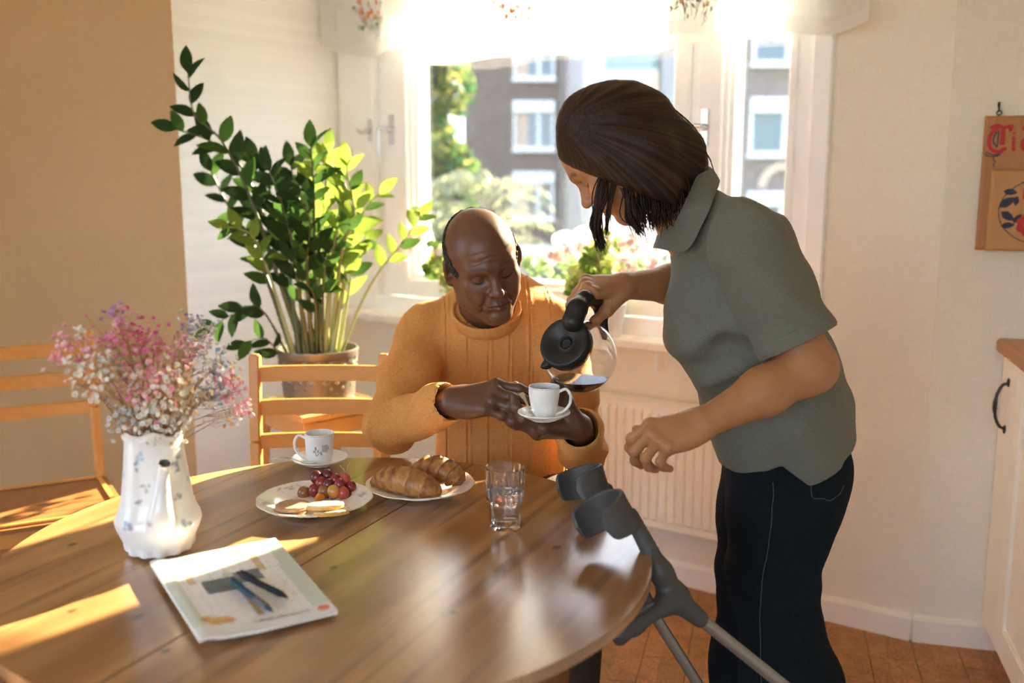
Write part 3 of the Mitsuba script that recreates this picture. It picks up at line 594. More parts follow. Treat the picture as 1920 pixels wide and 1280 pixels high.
def croissant(spine, rmax, seed, label):
    sp = bez([A(*q) + A(0, .004, .0065) for q in spine], 16); n = 26; k = len(sp); u = np.linspace(0, 1, k); L = 7.0
    m = tube(sp, 1.0, n, True); t = np.repeat(u, n); th = np.tile(np.arange(n) * 2 * np.pi / n, k)
    env = np.sin(np.pi * (.04 + .92 * t))**.62; w = t + .012 * np.cos(th * 1.0 + seed); g = np.where(w < .5, (w * L) % 1.0, 1 - (w * L) % 1.0)
    v = np.array(m.vertices); body = v[:k * n]; cen = np.repeat(sp, n, 0); nz = meshkit.fbm(body * 60 + seed, 3, seed)
    rad = rmax * env * (.84 + .26 * g**.6 + .16 * (nz - .5)); body = cen + (body - cen) * rad[:, None]; body[:, 2] = cen[:, 2] + (body[:, 2] - cen[:, 2]) * .86
    v[:k * n] = body; v[k * n], v[k * n + 1] = sp[0], sp[-1]
    nz2 = meshkit.fbm(body * 130 + 4, 3, seed + 3); up = np.clip((body[:, 2] - cen[:, 2]) / rmax, -1, 1)
    brown = np.clip(.30 + .45 * g + 1.1 * (nz2 - .5) + .15 * up, 0, 1); col = mixc(np.tile(A(.56, .28, .085), (k * n, 1)), (.15, .040, .008), brown)
    col = mixc(col, (.16, .045, .01), np.clip((np.abs(t - .5) - .40) / .1, 0, 1) * .7); col = mixc(col, (.66, .42, .19), np.clip(-up - .25, 0, 1) * .6)
    key = put('croissant', trimesh.Trimesh(v, m.faces, process=False), 'bread_crust', True, color=np.vstack([col, col[:1], col[-1:]]))
    labels[key] = {'label': label, 'category': 'croissant'}
croissant([(-0.268,1.835,0.7531), (-0.2358,1.825,0.7638), (-0.1956,1.8,0.7687), (-0.1593,1.785,0.759), (-0.1387,1.8,0.7436)], .031, 1, 'croissant at the front left of the plate, its left tip over the rim')
croissant([(-0.1956,1.9,0.7507), (-0.1668,1.875,0.7705), (-0.1362,1.855,0.7724), (-0.1106,1.84,0.7643), (-0.0941,1.835,0.7531)], .029, 2, 'croissant at the back right of the plate, lit by the sun')

def grapes():
    t = thing('grape_bunch', 'small bunch of red and yellow grapes on the plate of biscuits', 'grapes')
    mats = {'grape_red': (.20, .018, .022), 'grape_dark': (.10, .012, .018), 'grape_rose': (.42, .07, .05), 'grape_gold': (.50, .24, .05), 'grape_olive': (.22, .10, .03)}
    for k, c in mats.items(): mat(k, c, .22, .5, clearcoat=.5, clearcoat_gloss=.9)
    L = [((-0.3928,1.805,0.7503), 'grape_olive', .0125), ((-0.3714,1.8,0.7572), 'grape_red', .012), ((-0.3706,1.815,0.7785), 'grape_dark', .0118), ((-0.3599,1.805,0.7702), 'grape_red', .0115), ((-0.3503,1.82,0.7801), 'grape_dark', .0112), ((-0.3354,1.815,0.7733), 'grape_red', .0112), ((-0.3525,1.79,0.7584), 'grape_olive', .0115), ((-0.3336,1.785,0.76), 'grape_gold', .0118), ((-0.3166,1.79,0.7553), 'grape_rose', .0115), ((-0.3181,1.82,0.7717), 'grape_rose', .0115), ((-0.3065,1.815,0.7596), 'grape_red', .011), ((-0.3116,1.8,0.7436), 'grape_dark', .0118), ((-0.3409,1.795,0.7432), 'grape_dark', .011), ((-0.3249,1.8,0.7687), 'grape_red', .011), ((-0.3588,1.8,0.7436), 'grape_dark', .0112), ((-0.346,1.8,0.7687), 'grape_dark', .011)]
    rng = np.random.default_rng(3)
    for c, m, r in L:
        g = sphere((0, 0, 0), 1.0, 3); put('grape', xf(g, np.diag([r, r, r * 1.1]), c), m, True, t)
    j = A(*(-0.3269,1.835,0.7659)); st = [tube(bez([j, (j + A(*c)) / 2 + A(0, 0, .006), A(*c)], 4), .0011, 5) for c, m, r in L[2:12:2]]
    st += [tube(bez([j + A(.004, 0, -.004), j + A(.008, 0, .012), j + A(.006 + d, 0, .022 + abs(d))], 4), .0009, 5) for d in (-.006, 0, .008, .012)]
    st += [sphere(j + A(.006 + d, 0, .022 + abs(d)), .0022, 1) for d in (-.006, 0, .008, .012)]
    put('stalk', cat(st), 'stalk_green', True, t)
mat('stalk_green', (.40, .30, .11), .6, .3)
grapes()
def cookie(c, rx, ry, h, tilt, az, colr, seed, label, sugar=False):
    prof = bez([(0, h, 0), (.8, h, 0), (.97, h * .75, 0), (1.0, h * .45, 0), (.95, .0, 0), (0, 0, 0)], 6)[:, :2]; prof[:, 0] = np.maximum(prof[:, 0], 0)
    pr = np.vstack([np.c_[np.linspace(0, .78, 12), np.full(12, h)], prof[7:]]); m = lathe(pr[::-1], 48); v = np.array(m.vertices); v[:, 0] *= rx; v[:, 1] *= ry
    nz = meshkit.fbm(v * 180 + seed, 3, seed); v[:, 2] += (nz - .5) * .0016 * (v[:, 2] > h * .4); v[:, :2] *= (1 + .06 * (nz - .5))[:, None]
    col = np.clip(np.array(colr) * (.75 + .5 * nz)[:, None], 0, .9)
    if sugar: col = mixc(col, (.80, .74, .62), np.clip((nz - .42) * 6, 0, 1) * (v[:, 2] > h * .7) * .85)
    key = put('biscuit', xf(trimesh.Trimesh(v, m.faces, process=False), rotz(az) @ axis_rot((1, 0, 0), tilt), c), 'cookie_painted', True, color=col)
    labels[key] = {'label': label, 'category': 'biscuit'}
CKZ = .7465
cookie(A(*(-0.3958,1.7041,0.752)[:2], .7495), .030, .030, .0075, .02, 0, (.46, .27, .13), 1, 'round oat biscuit at the left of the plate, lower of its stack')
cookie(A(*(-0.3911,1.7012,0.76)[:2], .7577), .031, .030, .0075, -.03, .4, (.42, .26, .14), 2, 'round oat biscuit at the left of the plate, upper of its stack')
cookie(A(*(-0.3176,1.6731,0.758)[:2], .7545), .031, .017, .008, -.12, .28, (.62, .36, .10), 3, 'pale yellow sugared biscuit at the front of the plate, lower of its stack', True)
cookie(A(*(-0.3296,1.6839,0.766)[:2], .7628), .033, .018, .009, -.06, .2, (.64, .40, .12), 4, 'pale yellow sugared biscuit in front of the grapes, upper of its stack', True)
key = put('fruit_piece', xf(m3.Manifold.hull(m3.Manifold.sphere(.006, 16) + m3.Manifold.sphere(.005, 16).translate((.008, .004, .002)) + m3.Manifold.sphere(.004, 16).translate((.003, -.003, .008))), None, A(*(-0.3598,1.77,0.7516))), 'orange_flesh', True)
mat('orange_flesh', (.62, .20, .03), .4, .4); labels[key] = {'label': 'small orange chunk between the grapes and the round biscuits', 'category': 'fruit piece'}

# cups, saucers and spoons
def saucer_mesh(R):
    prof = bez([(0, .003, 0), (R * .42, .003, 0), (R * .5, .0045, 0), (R * .75, .009, 0), (R * .97, .0155, 0), (R, .0155, 0), (R * .97, .0125, 0), (R * .7, .005, 0), (R * .52, .0012, 0), (R * .5, 0, 0), (R * .42, 0, 0), (0, .0008, 0)], 5)[:, :2]; prof[:, 0] = np.maximum(prof[:, 0], 0)
    return lathe(prof[::-1], 72)
def cup_mesh(r0, r1, h):
    prof = bez([(0, .005, 0), (r0 * .82, .005, 0), (r0 * .95, .009, 0), (r1 - .0030, h * .7, 0), (r1 - .0022, h - .0008, 0), (r1 - .001, h, 0), (r1, h - .0008, 0), (r1 - .0008, h * .7, 0), (r0 + .001, .012, 0), (r0 - .001, .002, 0), (r0 * .84, 0, 0), (r0 * .78, .0015, 0), (0, .0025, 0)], 6)[:, :2]; prof[:, 0] = np.maximum(prof[:, 0], 0)
    return lathe(prof[::-1], 72)
def saucer(c, R, label):
    t = put('saucer', xf(saucer_mesh(R), None, c), 'porcelain', True); labels[t] = {'label': label, 'category': 'saucer', 'group': 'white saucers'}; return t
def cup(c, r0, r1, h, ang, label, fill=None, sprig=None):
    t = thing('coffee_cup', label, 'cup', 'white coffee cups'); m = xf(cup_mesh(r0, r1, h), None, c); v = np.array(m.vertices) - c
    th = np.arctan2(v[:, 1], v[:, 0]); col = np.tile(A(.76, .76, .75), (len(v), 1))
    put('body', m, 'porcelain', True, t)
    d = A(math.cos(ang), math.sin(ang), 0); q = lambda r, z: c + d * r + A(0, 0, z)
    put('handle', tube(bez([q(r1 - .002, h * .84), q(r1 + .012, h * .93), q(r1 + .021, h * .74), q(r1 + .019, h * .45), q(r1 + .007, h * .22), q(r0 - .0005, h * .13)], 8), .0030, 10), 'porcelain', True, t)
    put('rim_line', xf(lathe([(r1 - .0006, h - .0024), (r1 + .0002, h - .0012), (r1 - .0004, h + .0002), (r1 - .0014, h + .0002)], 72), None, c), 'rim_grey', True, t)
    if sprig is not None:
        L = [((-.008, -.011), (-.001, -.004), (.008, .003), .0009), ((-.008, -.011), (-.010, -.003), (-.009, .004), .0008)]
        sw = []
        def on(x, z): a = sprig + x / r1; rr = r0 + (r1 - r0) * ((z + h * .5) / h) + .0006; return c + A(math.cos(a) * rr, math.sin(a) * rr, h * .5 + z)
        for a, b, e, w in L: sw.append(tube([on(*a), on(*b), on(*e)], w * .8, 5))
        for x, z, s in ((-.009, .006, .0036), (-.013, -.001, .0030), (.003, -.006, .0034), (-.004, .0, .0030), (.006, .010, .0026)):
            a = sprig + x / r1; sw.append(xf(sphere((0, 0, 0), 1, 1), rotz(a) @ np.diag([.0007, s * .6, s]), on(x, z)))
        put('sprig', cat(sw), 'print_grey', True, t)
        fl = [xf(sphere((0, 0, 0), 1, 1), rotz(sprig + .014 / r1) @ np.diag([.0008, .0046, .0046]), on(.012 + .0045 * math.cos(k * 1.26), .005 + .0045 * math.sin(k * 1.26))) for k in range(5)]
        put('printed_flower', cat(fl), 'print_blue', True, t)
    if fill: put('coffee', xf(lathe([(0, h * fill), (r1 - .0045, h * fill)], 48), None, c), 'coffee', True, t)
    return t
mat('print_grey', (.25, .27, .27), .25, .5); mat('print_blue', (.40, .45, .50), .25, .5); mat('rim_grey', (.36, .40, .44), .2, .5)
def spoon(a, b, up, label, L=None):
    """a: tip of the bowl, b: end of the handle"""
    a, b, up = A(*a), A(*b), unit(up); y = unit(b - a); x = unit(np.cross(y, up)); z = np.cross(x, y); L = np.linalg.norm(b - a); n = 30; V = []
    for i in range(n):
        s = i / (n - 1); bowl = s < .33
        w = .0105 * math.sqrt(max(0, 1 - ((s - .165) / .17)**2)) if s < .30 else (.0022 + .0034 * smooth01((s - .55) / .45))
        if .26 <= s < .36: w = max(w, .0024)
        dz = -.0035 * math.sqrt(max(0, 1 - ((s - .165) / .17)**2)) if bowl else .004 * math.sin((s - .33) / .67 * np.pi)
        for j in range(5):
            u = -1 + j * .5; V.append(a + y * L * s + x * w * u + z * (dz * (1 - u * u) if bowl else dz) + 0)
    V = np.array(V); q = [[i * 5 + j, i * 5 + j + 1, (i + 1) * 5 + j + 1, (i + 1) * 5 + j] for i in range(n - 1) for j in range(4)]
    V2 = V - z * .0012; q = np.array(q); m = cat([(V, q), (V2, q[:, ::-1])])
    e = [i * 5 for i in range(n)], [i * 5 + 4 for i in range(n)]; k = len(V); side = []
    for i in range(n - 1): side += [[i * 5, (i + 1) * 5, (i + 1) * 5 + k, i * 5 + k], [(i + 1) * 5 + 4, i * 5 + 4, i * 5 + 4 + k, (i + 1) * 5 + 4 + k]]
    m = cat([m, (np.vstack([V, V2]), np.array(side))]); t = put('teaspoon', m, 'steel', 40); labels[t] = {'label': label, 'category': 'spoon'}; return t
def smooth01(x): x = min(1, max(0, x)); return x * x * (3 - 2 * x)
C1 = A(-.405, 2.028, .7405)
saucer(C1, .058, 'white saucer on the table at the far edge, under the empty cup'); cup(C1 + A(0, 0, .0032), .0265, .0305, .064, math.radians(186), 'white coffee cup with grey flower sprig on the table, handle to the left', sprig=math.radians(-78))
spoon(C1 + A(-.004, -.037, .0135), C1 + A(-.094, -.024, .019), (0, 0, 1), 'steel teaspoon lying across the saucer on the table')
C2 = A(*(0.0619,1.875,0.8797)); C2[2] -= .004
saucer(C2, .051, 'white saucer held in the man\'s hands'); cup(C2 + A(0, 0, .0032), .0225, .0300, .062, math.radians(-8), 'white cup of black coffee held on its saucer below the glass pot', fill=.84)
spoon(C2 + A(-.022, -.016, .0105), C2 + A(-.045, .010, .050), (.2, -1, .5), 'steel teaspoon standing up on the saucer in the man\'s hands')

# tumbler of water
scene['clear_glass'] = {'type': 'dielectric', 'int_ior': 1.5, 'ext_ior': 1.0}
scene['water'] = {'type': 'dielectric', 'int_ior': 1.33, 'ext_ior': 1.0}
def tumbler():
    t = thing('drinking_glass', 'clear stepped tumbler of water on the table', 'glass'); c = A(-.012, 1.648, .7405)
    outer = [(0, 0), (.0235, 0), (.0255, .0015), (.0262, .006), (.0270, .040), (.0278, .046), (.0315, .050), (.0325, .054), (.0332, .09), (.0342, .1085)]
    inner = [(.0330, .1090), (.0318, .1085), (.0306, .09), (.0296, .056), (.0285, .052), (.0250, .046), (.0240, .012), (.021, .009), (0, .009)]
    m = lathe(outer + inner, 72); v = np.array(m.vertices); th = np.arctan2(v[:, 1], v[:, 0]); k = len(outer) * 72
    amp = np.where((np.arange(len(v)) >= k) & (v[:, 2] > .055) & (v[:, 2] < .1), .0010, 0) * np.cos(th * 16); v[:, :2] *= (1 + amp / np.maximum(np.hypot(v[:, 0], v[:, 1]), 1e-6))[:, None]
    put('tumbler', xf(trimesh.Trimesh(v, m.faces, process=False), None, c), 'clear_glass', 40, t)
    put('water', xf(lathe([(0, .0092), (.0208, .0092), (.0237, .0122), (.0247, .0458), (.0282, .0522), (.0293, .0562), (.0296, .068), (0, .0675)], 48), None, c), 'water', 40, t)
tumbler()

# magazine and pens
MA, MB, MC_, MD = A(*(-0.405,1.2055,0.745)), A(*(-0.2422,1.3037,0.745)), A(*(-0.3961,1.586,0.745)), A(*(-0.5631,1.4672,0.745))
def mag_xy(u, v): return (1 - u) * (1 - v) * MA + u * (1 - v) * MB + u * v * MC_ + (1 - u) * v * MD
def mag_z(u, v): return .7415 + .0075 + .0045 * np.exp(-((u - .05) / .07)**2) - .004 * np.clip(u - .1, 0, 1) + .0018 * np.sin(u * 6.0 + 1.0) * (1 - v)
def mag_print(p, n, uv):
    u, v = uv.x, uv.y
    def rect(u0, u1, v0, v1): return dr.select((u > u0) & (u < u1) & (v > v0) & (v < v1), mi.Float(1), mi.Float(0))
    c = mi.Color3f(.50, .58, .52)
    grid = noise(u * 60, v * 90, 1.); cell = cell_rand(dr.floor(u * 45), dr.floor(v * 69))
    ink = dr.select(cell > .80, .78 + .2 * noise(u * 420, v * 260), mi.Float(1)); ln = dr.select((dr.abs(u * 15 - dr.floor(u * 15) - .5) > .46) | (dr.abs(v * 23 - dr.floor(v * 23) - .5) > .45), mi.Float(.86), mi.Float(1))
    panel = mi.Color3f(.74, .76, .78) * ink * ln
    for r in ((.10, .455, .64, .93), (.47, .88, .64, .90), (.10, .86, .10, .63)): c = mix(c, panel, rect(*r))
    c = mix(c, mi.Color3f(.66, .69, .70), rect(.0, 1, 0, .105))
    for r, q in (((.245, .50, .455, .62), (.07, .10, .115)), ((.50, .70, .52, .66), (.13, .16, .19)), ((.16, .215, .60, .90), (.55, .44, .28)), ((.70, .76, .62, .86), (.55, .44, .28)), ((.47, .52, .14, .44), (.46, .33, .15)), ((.43, .49, .62, .68), (.42, .50, .40))): c = mix(c, mi.Color3f(*q) * (.85 + .3 * noise(u * 40, v * 40)), rect(*r))
    d = dr.sqrt(dr.square((u - .925) / .050) + dr.square((v - .065) / .030)); c = mix(c, mi.Color3f(.62, .17, .10), 1 - smoothstep(.85, 1.05, d))
    d = dr.sqrt(dr.square((u - .20) / .13) + dr.square((v - .16) / .055)) + .7 * (noise(u * 22, v * 30, 5.) - .5); c = mix(c, mix(mi.Color3f(.62, .42, .13), mi.Color3f(.50, .22, .06), noise(u * 30, v * 30, 8.)), 1 - smoothstep(.75, .95, d))
    return c
mat('magazine_print', proc(mag_print), .32, .5, clearcoat=.3, clearcoat_gloss=.85); mat('paper_white', (.72, .69, .62), .7, .3); mat('print_ink', (.09, .10, .12), .5, .4)
def magazine():
    t = thing('puzzle_magazine', 'crossword magazine with a pale green cover lying on the table', 'magazine')
    n, k = 40, 24; u, v = np.meshgrid(np.linspace(0, 1, n), np.linspace(0, 1, k)); P = mag_xy(u[..., None], v[..., None]); P[..., 2] = mag_z(u, v)
    V = P.reshape(-1, 3); i, j = np.meshgrid(np.arange(k - 1), np.arange(n - 1), indexing='ij'); q = np.stack([i * n + j, i * n + j + 1, (i + 1) * n + j + 1, (i + 1) * n + j], -1).reshape(-1, 4)
    put('cover', (V, q), 'magazine_print', True, t, uv=np.stack([u.ravel(), v.ravel()], 1))
    for lay, (dz, off, m) in enumerate(((.0010, .0008, 'paper_white'), (.0042, .0016, 'paper_white'))):
        V2 = V.copy(); V2[:, 2] -= dz; e = np.concatenate([np.arange(n), np.arange(n - 1, n * k, n)[1:], np.arange(n * k - 1, n * (k - 1) - 1, -1)[1:], np.arange(n * (k - 1), -1, -n)[1:]])
        V3 = V2.copy(); V3[:, 2] = np.maximum(V3[:, 2] - (.003 if lay == 0 else .0025), .7408); cen = V2.mean(0); V2[:, :2] = cen[:2] + (V2[:, :2] - cen[:2]) * (1 - off * 4); V3[:, :2] = V2[:, :2]
        s = np.array([[e[x], e[(x + 1) % len(e)], e[(x + 1) % len(e)] + len(V), e[x] + len(V)] for x in range(len(e))])
        put('pages', cat([(np.vstack([V2, V3]), s[:, ::-1]), (V2, q), (V3, q[:, ::-1])]), m, 30, t)
    tx = meshkit.text_mesh('Trillingnöten', .0062, .0003); tv = np.array(tx.vertices); w = tv[:, 0].max()
    ln = np.linalg.norm(MB - MA); uu = .83 - tv[:, 0] / w * .42; vv = .085 - tv[:, 1] / np.linalg.norm(MD - MA) * 1.0
    Q = mag_xy(uu[:, None], vv[:, None]); Q[:, 2] = mag_z(uu, vv) + tv[:, 2] + .0002
    tm = trimesh.Trimesh(Q, tx.faces, process=False); put('title', tm, 'print_ink', False, t)
magazine()
def pen(a, b, m1, m2, label):
    t = thing('pen', label, 'pen'); a, b = A(*a), A(*b); y = unit(b - a); x = unit(np.cross(y, (0, 0, 1))); z = np.cross(x, y); R = np.stack([x, -z, y], 1); L = np.linalg.norm(b - a); r = .0048
    M = lambda mm: xf(mm, R, a)
    put('barrel', M(lathe([(0, .004), (r * .8, .004), (r, .010), (r, L * .58), (r * .98, L * .6)], 20)), m1, 35, t)
    put('grip', M(lathe([(r * .98, L * .6), (r * 1.06, L * .62), (r * 1.04, L * .84), (r * .95, L * .86), (r * .9, L * .87)], 20)), m2, 35, t)
    put('tip', M(lathe([(r * .9, L * .87), (r * .5, L * .95), (.0010, L * .99), (.0006, L), (0, L)], 20)), m1, 35, t)
    put('button', M(lathe([(0, -.006), (r * .5, -.006), (r * .55, -.004), (r * .55, .005)], 16)), m2, 35, t)
    put('clip', xf(cat([box(-.0018, .0018, -r - .0028, -r - .0014, .004, .042, .0005), box(-.0018, .0018, -r - .0028, -.001, .004, .008, .0005)]), R, a), m1, 35, t)
mat('plastic_black', (.010, .012, .016), .5, .3); mat('plastic_teal', (.008, .05, .075), .5, .3); mat('plastic_grey', (.10, .105, .115), .6, .4)
pen(A(*(-0.4128,1.382,0.757)), A(*(-0.3279,1.2843,0.754)), 'plastic_teal', 'plastic_grey', 'dark teal ballpoint pen lying nearest the magazine title')
pen(A(*(-0.4071,1.4076,0.757)), A(*(-0.3174,1.3294,0.754)), 'plastic_black', 'plastic_black', 'black ballpoint pen lying behind the teal pen')

# ------------------------------------------------------------------ forearm crutches leaning on the table edge
def crutch(C, J, F, G, open_dir, label):
    t = thing('forearm_crutch', label, 'crutch', 'pair of grey forearm crutches'); C, J, F, G = (A(*q) for q in (C, J, F, G))
    d = unit(F - J); up = unit(C - J)
    tip = F + A(0, 0, .008) - d * .0; put('tube', tube([J - d * .03, J + (tip - J) * .97], .0105, 20), 'crutch_alu', True, t)
    put('foot', tube([tip - d * .05, tip - d * .004], [.0135, .0175], 18), 'crutch_plastic', 40, t)
    g = unit(G - J)
    def f(p):
        s = chain(p, [C - up * .005, J + up * .05, J + up * .01], [.0125, .0165, .019], .02)
        s = smin(s, cone(p, J, J + d * .055, .019, .0150), .02)
        h = chain(p, [J, J + g * .03, G - g * .03, G], [.017, .0135, .0155, .0145], .014)
        s = smin(s, h, .022)
        return smin(s, cone(p, G, G - A(0, 0, .012), .0125, .009), .012)
    pts = np.array([C, J, J + d * .08, G]); put('frame', mesh_sdf(f, pts.min(0) - .04, pts.max(0) + .04, .004), 'crutch_plastic', True, t)
    o = unit(np.asarray(open_dir) - up * (np.asarray(open_dir) @ up)); s = np.cross(up, o); r = .044; cen = C + o * (r + .004) + up * .012; n = 40; rings = []
    for i in range(n + 1):
        a = -1 + 2 * i / n; ang = np.pi + a * 2.25; hh = .033 * (1 - .28 * abs(a)**2) * (math.sqrt(max(0, 1 - max(0, (abs(a) - .86) / .14)**2)) + .02); rr = r * (1 + .16 * max(0, abs(a) - .5))
        for rad, k in ((rr + .003, 1), (rr + .004, .92), (rr + .004, -.92), (rr + .003, -1), (rr - .001, -1), (rr - .002, -.92), (rr - .002, .92), (rr - .001, 1)):
            rings.append(cen + (o * math.cos(ang) + s * math.sin(ang)) * rad + up * (hh * k + .008 * abs(a)))
    V = np.array(rings); q = [[i * 8 + j, i * 8 + (j + 1) % 8, (i + 1) * 8 + (j + 1) % 8, (i + 1) * 8 + j] for i in range(n) for j in range(8)]
    mm = to_tm((V, np.array(q))); caps = [[0, j, j + 1] for j in range(1, 7)] + [[n * 8, n * 8 + j + 1, n * 8 + j] for j in range(1, 7)]
    mm = trimesh.Trimesh(V, np.vstack([mm.faces, caps]), process=False); mm.fix_normals(); put('cuff', mm, 'crutch_plastic', 40, t)
mat('crutch_plastic', (.055, .055, .053), .45, .45); mat('crutch_alu', (.30, .28, .25), .35, .5, metallic=.7)
crutch((0.1915,1.555,0.8007), (0.2697,1.55,0.6532), (1.04, 1.56, 0), (0.1707,1.47,0.632), (-.75, -.35, .3), 'grey forearm crutch leaning on the table, the nearer of the two')
crutch((0.1756,1.79,0.7677), (0.2275,1.76,0.5906), (.585, 1.79, 0), (0.1421,1.66,0.5655), (-.75, -.25, .3), 'grey forearm crutch leaning on the table, the farther one half hidden')


# ------------------------------------------------------------------ outside: ground, two brick houses, a pale house between them, trees
def brick(c0, c1, mortar):
    c0, c1, mortar = mi.Color3f(*c0), mi.Color3f(*c1), mi.Color3f(*mortar)
    def fn(p, n, uv):
        row = p.z / .075; k = dr.floor(row); u = (p.x + p.y) / .25 + .5 * (k - 2 * dr.floor(k / 2)); r = cell_rand(dr.floor(u), k)
        e = dr.minimum(dr.abs(u - dr.floor(u + .5)) * .25, dr.abs(row - dr.floor(row + .5)) * .075)
        return mix(mortar, mix(c0, c1, r), smoothstep(.004, .012, e))
    return proc(fn)
mat('brick_brown', brick((.20, .135, .105), (.14, .09, .07), (.26, .24, .22)), .8, .2)
mat('brick_grey', brick((.24, .19, .165), (.19, .145, .125), (.30, .28, .26)), .8, .2)
mat('render_pale', (.72, .76, .82), .8, .2); mat('frame_white', (.80, .80, .79), .5, .3); mat('far_glass', (.10, .14, .16), .08, .8)
mat('curtain_far', (.55, .42, .33), .8, .2); mat('balcony_blue', (.16, .30, .38), .4, .4); mat('grass', (.10, .14, .05), .9, .1); mat('bark', (.10, .07, .05), .9, .1); mat('roof_dark', (.08, .07, .07), .7, .2)
t = put('lawn', box(-60, 90, 5, 120, -8.2, -8.0), 'grass', False); labels[t] = {'label': 'grass yard far below the window', 'category': 'grass', 'kind': 'stuff'}
def house_window(bld, x0, x1, z0, z1, y, split, blind):
    f = .09; w = put('window', cat([box(x0, x0 + f, y - .12, y + .02, z0, z1), box(x1 - f, x1, y - .12, y + .02, z0, z1), box(x0 + f, x1 - f, y - .12, y + .02, z1 - f, z1), box(x0 + f, x1 - f, y - .12, y + .02, z0, z0 + f), box(x0 + (x1 - x0) * split - .06, x0 + (x1 - x0) * split + .06, y - .11, y + .02, z0 + f, z1 - f),
                           box(x0 - .06, x1 + .06, y - .2, y, z0 - .1, z0)]), 'frame_white', False, bld)
    xs = x0 + (x1 - x0) * split
    for a, b in ((x0 + f, xs - .06), (xs + .06, x1 - f)): put('pane', box(a, b, y - .05, y - .03, z0 + f, z1 - f), 'far_glass', False, w)
    if blind: put('blind', box(x0 + f, x0 + f + (x1 - x0) * .3, y - .07, y - .055, z0 + f, z1 - f), 'curtain_far', False, w)
    put('awning', box(x0 - .02, x1 + .02, y - .28, y - .12, z1 - .38, z1 + .06, .03), 'frame_white', False, w)
def house(key, label, x0, x1, y0, y1, z1, m, wins, roof=True):
    t = thing(key, label, 'building'); put('wall', box(x0, x1, y0, y1, -8, z1), m, False, t)
    if roof: put('roof', box(x0, x1, y0 - .3, y1, z1, z1 + .3, .05), 'roof_dark', False, t)
    for w in wins: house_window(t, *w)
    return t
ya = 39.0; pz = lambda y: 1.35 - 39.0 * math.tan(PITCH + math.atan((y - 640) / 1867.))
WA = [(.05, 1.62, pz(b), pz(b) + 1.75, ya, .62, True) for b in (16, 148, 280, 410, 545)]
house('brick_house', 'brown brick house with a column of white windows, seen through the large pane', -1.85, 2.05, ya, ya + 9, 13.5, 'brick_brown', WA)
put('pilaster', box(1.78, 2.06, ya - .35, ya - .01, -8, 13.5), 'brick_grey', False, 'brick_house')
pale = house('pale_house', 'pale rendered house with a blue balcony behind the woman\'s head', 2.12, 7.4, 41, 50, 12.0, 'render_pale', [(6.2, 7.2, 2.6, 4.3, 41, .5, False), (6.2, 7.2, -.2, 1.5, 41, .5, False)])
bk = put('balcony', box(3.6, 7.0, 39.7, 41, 5.0, 5.15), 'render_pale', False, pale); put('balustrade', box(3.6, 7.0, 39.68, 39.74, 5.2, 5.85), 'balcony_blue', False, bk)
yc = 30.0; pc = lambda y: 1.35 - 30.0 * math.tan(PITCH + math.atan((y - 640) / 1867.))
WC = [(6.98, 8.50, pc(b), pc(b) + 1.58, yc, .68, False) for b in (120, 290, 462)]
far = house('brick_house', 'grey brick house with white windows, seen through the narrow right pane', 5.55, 14.5, yc, yc + 9, 9.2, 'brick_grey', WC)
put('arch', xf(extrude(sg.Point(0, 0).buffer(.75, 12).difference(sg.Point(0, 0).buffer(.52, 12)).intersection(sg.box(-1, 0, 1, 1)), .12), np.array([[1, 0, 0], [0, 0, 1], [0, 1, 0]]), A(8.05, yc - .12, pc(352))), 'curtain_far', False, far)

leafm = lambda key, c, tr=1.0: scene.__setitem__(key, {'type': 'principledthin', 'base_color': c if isinstance(c, dict) else rgb(*c), 'roughness': .45, 'diff_trans': tr, 'spec_trans': 0.0, 'specular': .4} if False else {'type': 'principledthin', 'base_color': c if isinstance(c, dict) else rgb(*c), 'roughness': .45, 'diff_trans': tr, 'spec_trans': 0.0})
leafm('tree_leaf', VCOL, 1.1)
def leaf_cloud(rng, cents, n, size, cols):
    V, F, C = [], [], []; base = A([0, -1, 0], [.45, 0, .12], [0, 1, 0], [-.45, 0, .12]) if False else np.array([[0, -1, 0], [.45, 0, .12], [0, 1, 0], [-.45, 0, .12]], float)
    for c, r, k in cents:
        for i in range(int(n * k)):
            d = unit(rng.normal(0, 1, 3)) * rng.uniform(.35, 1)**.6; p = np.asarray(c) + d * np.asarray(r)
            R = np.linalg.qr(rng.normal(0, 1, (3, 3)))[0]; V.append(base * size * rng.uniform(.7, 1.3) @ R.T + p); F.append(np.array([[0, 1, 2], [0, 2, 3]]) + 4 * len(F)); C.append(np.tile(np.clip(np.array(cols[rng.integers(len(cols))]) * rng.uniform(.7, 1.35), 0, .9), (4, 1)))
    return trimesh.Trimesh(np.vstack(V), np.vstack(F), process=False), np.vstack(C)
rng = np.random.default_rng(21)
t = thing('leafy_tree', 'green and yellow leafy tree outside, left in the large window pane', 'tree')
B = A(*(-0.9443,14,1.4944)); bx = lambda dx, dz, dy=0: B + A(dx, dy, dz)
put('trunk', tube([bx(-.3, -8.6), bx(-.25, -5), bx(-.1, -1.5), bx(.0, .6), bx(.05, 1.6)], [.16, .14, .11, .05, .02], 8), 'bark', True, t)
put('branches', cat([tube([bx(-.1, z), bx(dx, z + .5, dy), bx(dx * 1.8, z + .8, dy * 2)], [.04, .025, .01], 6) for z, dx, dy in ((-1.5, .3, .2), (-1.1, -.4, .1), (-.5, .25, -.2), (0, -.3, .2), (.5, .2, .1))]), 'bark', True, t, kind='stuff')
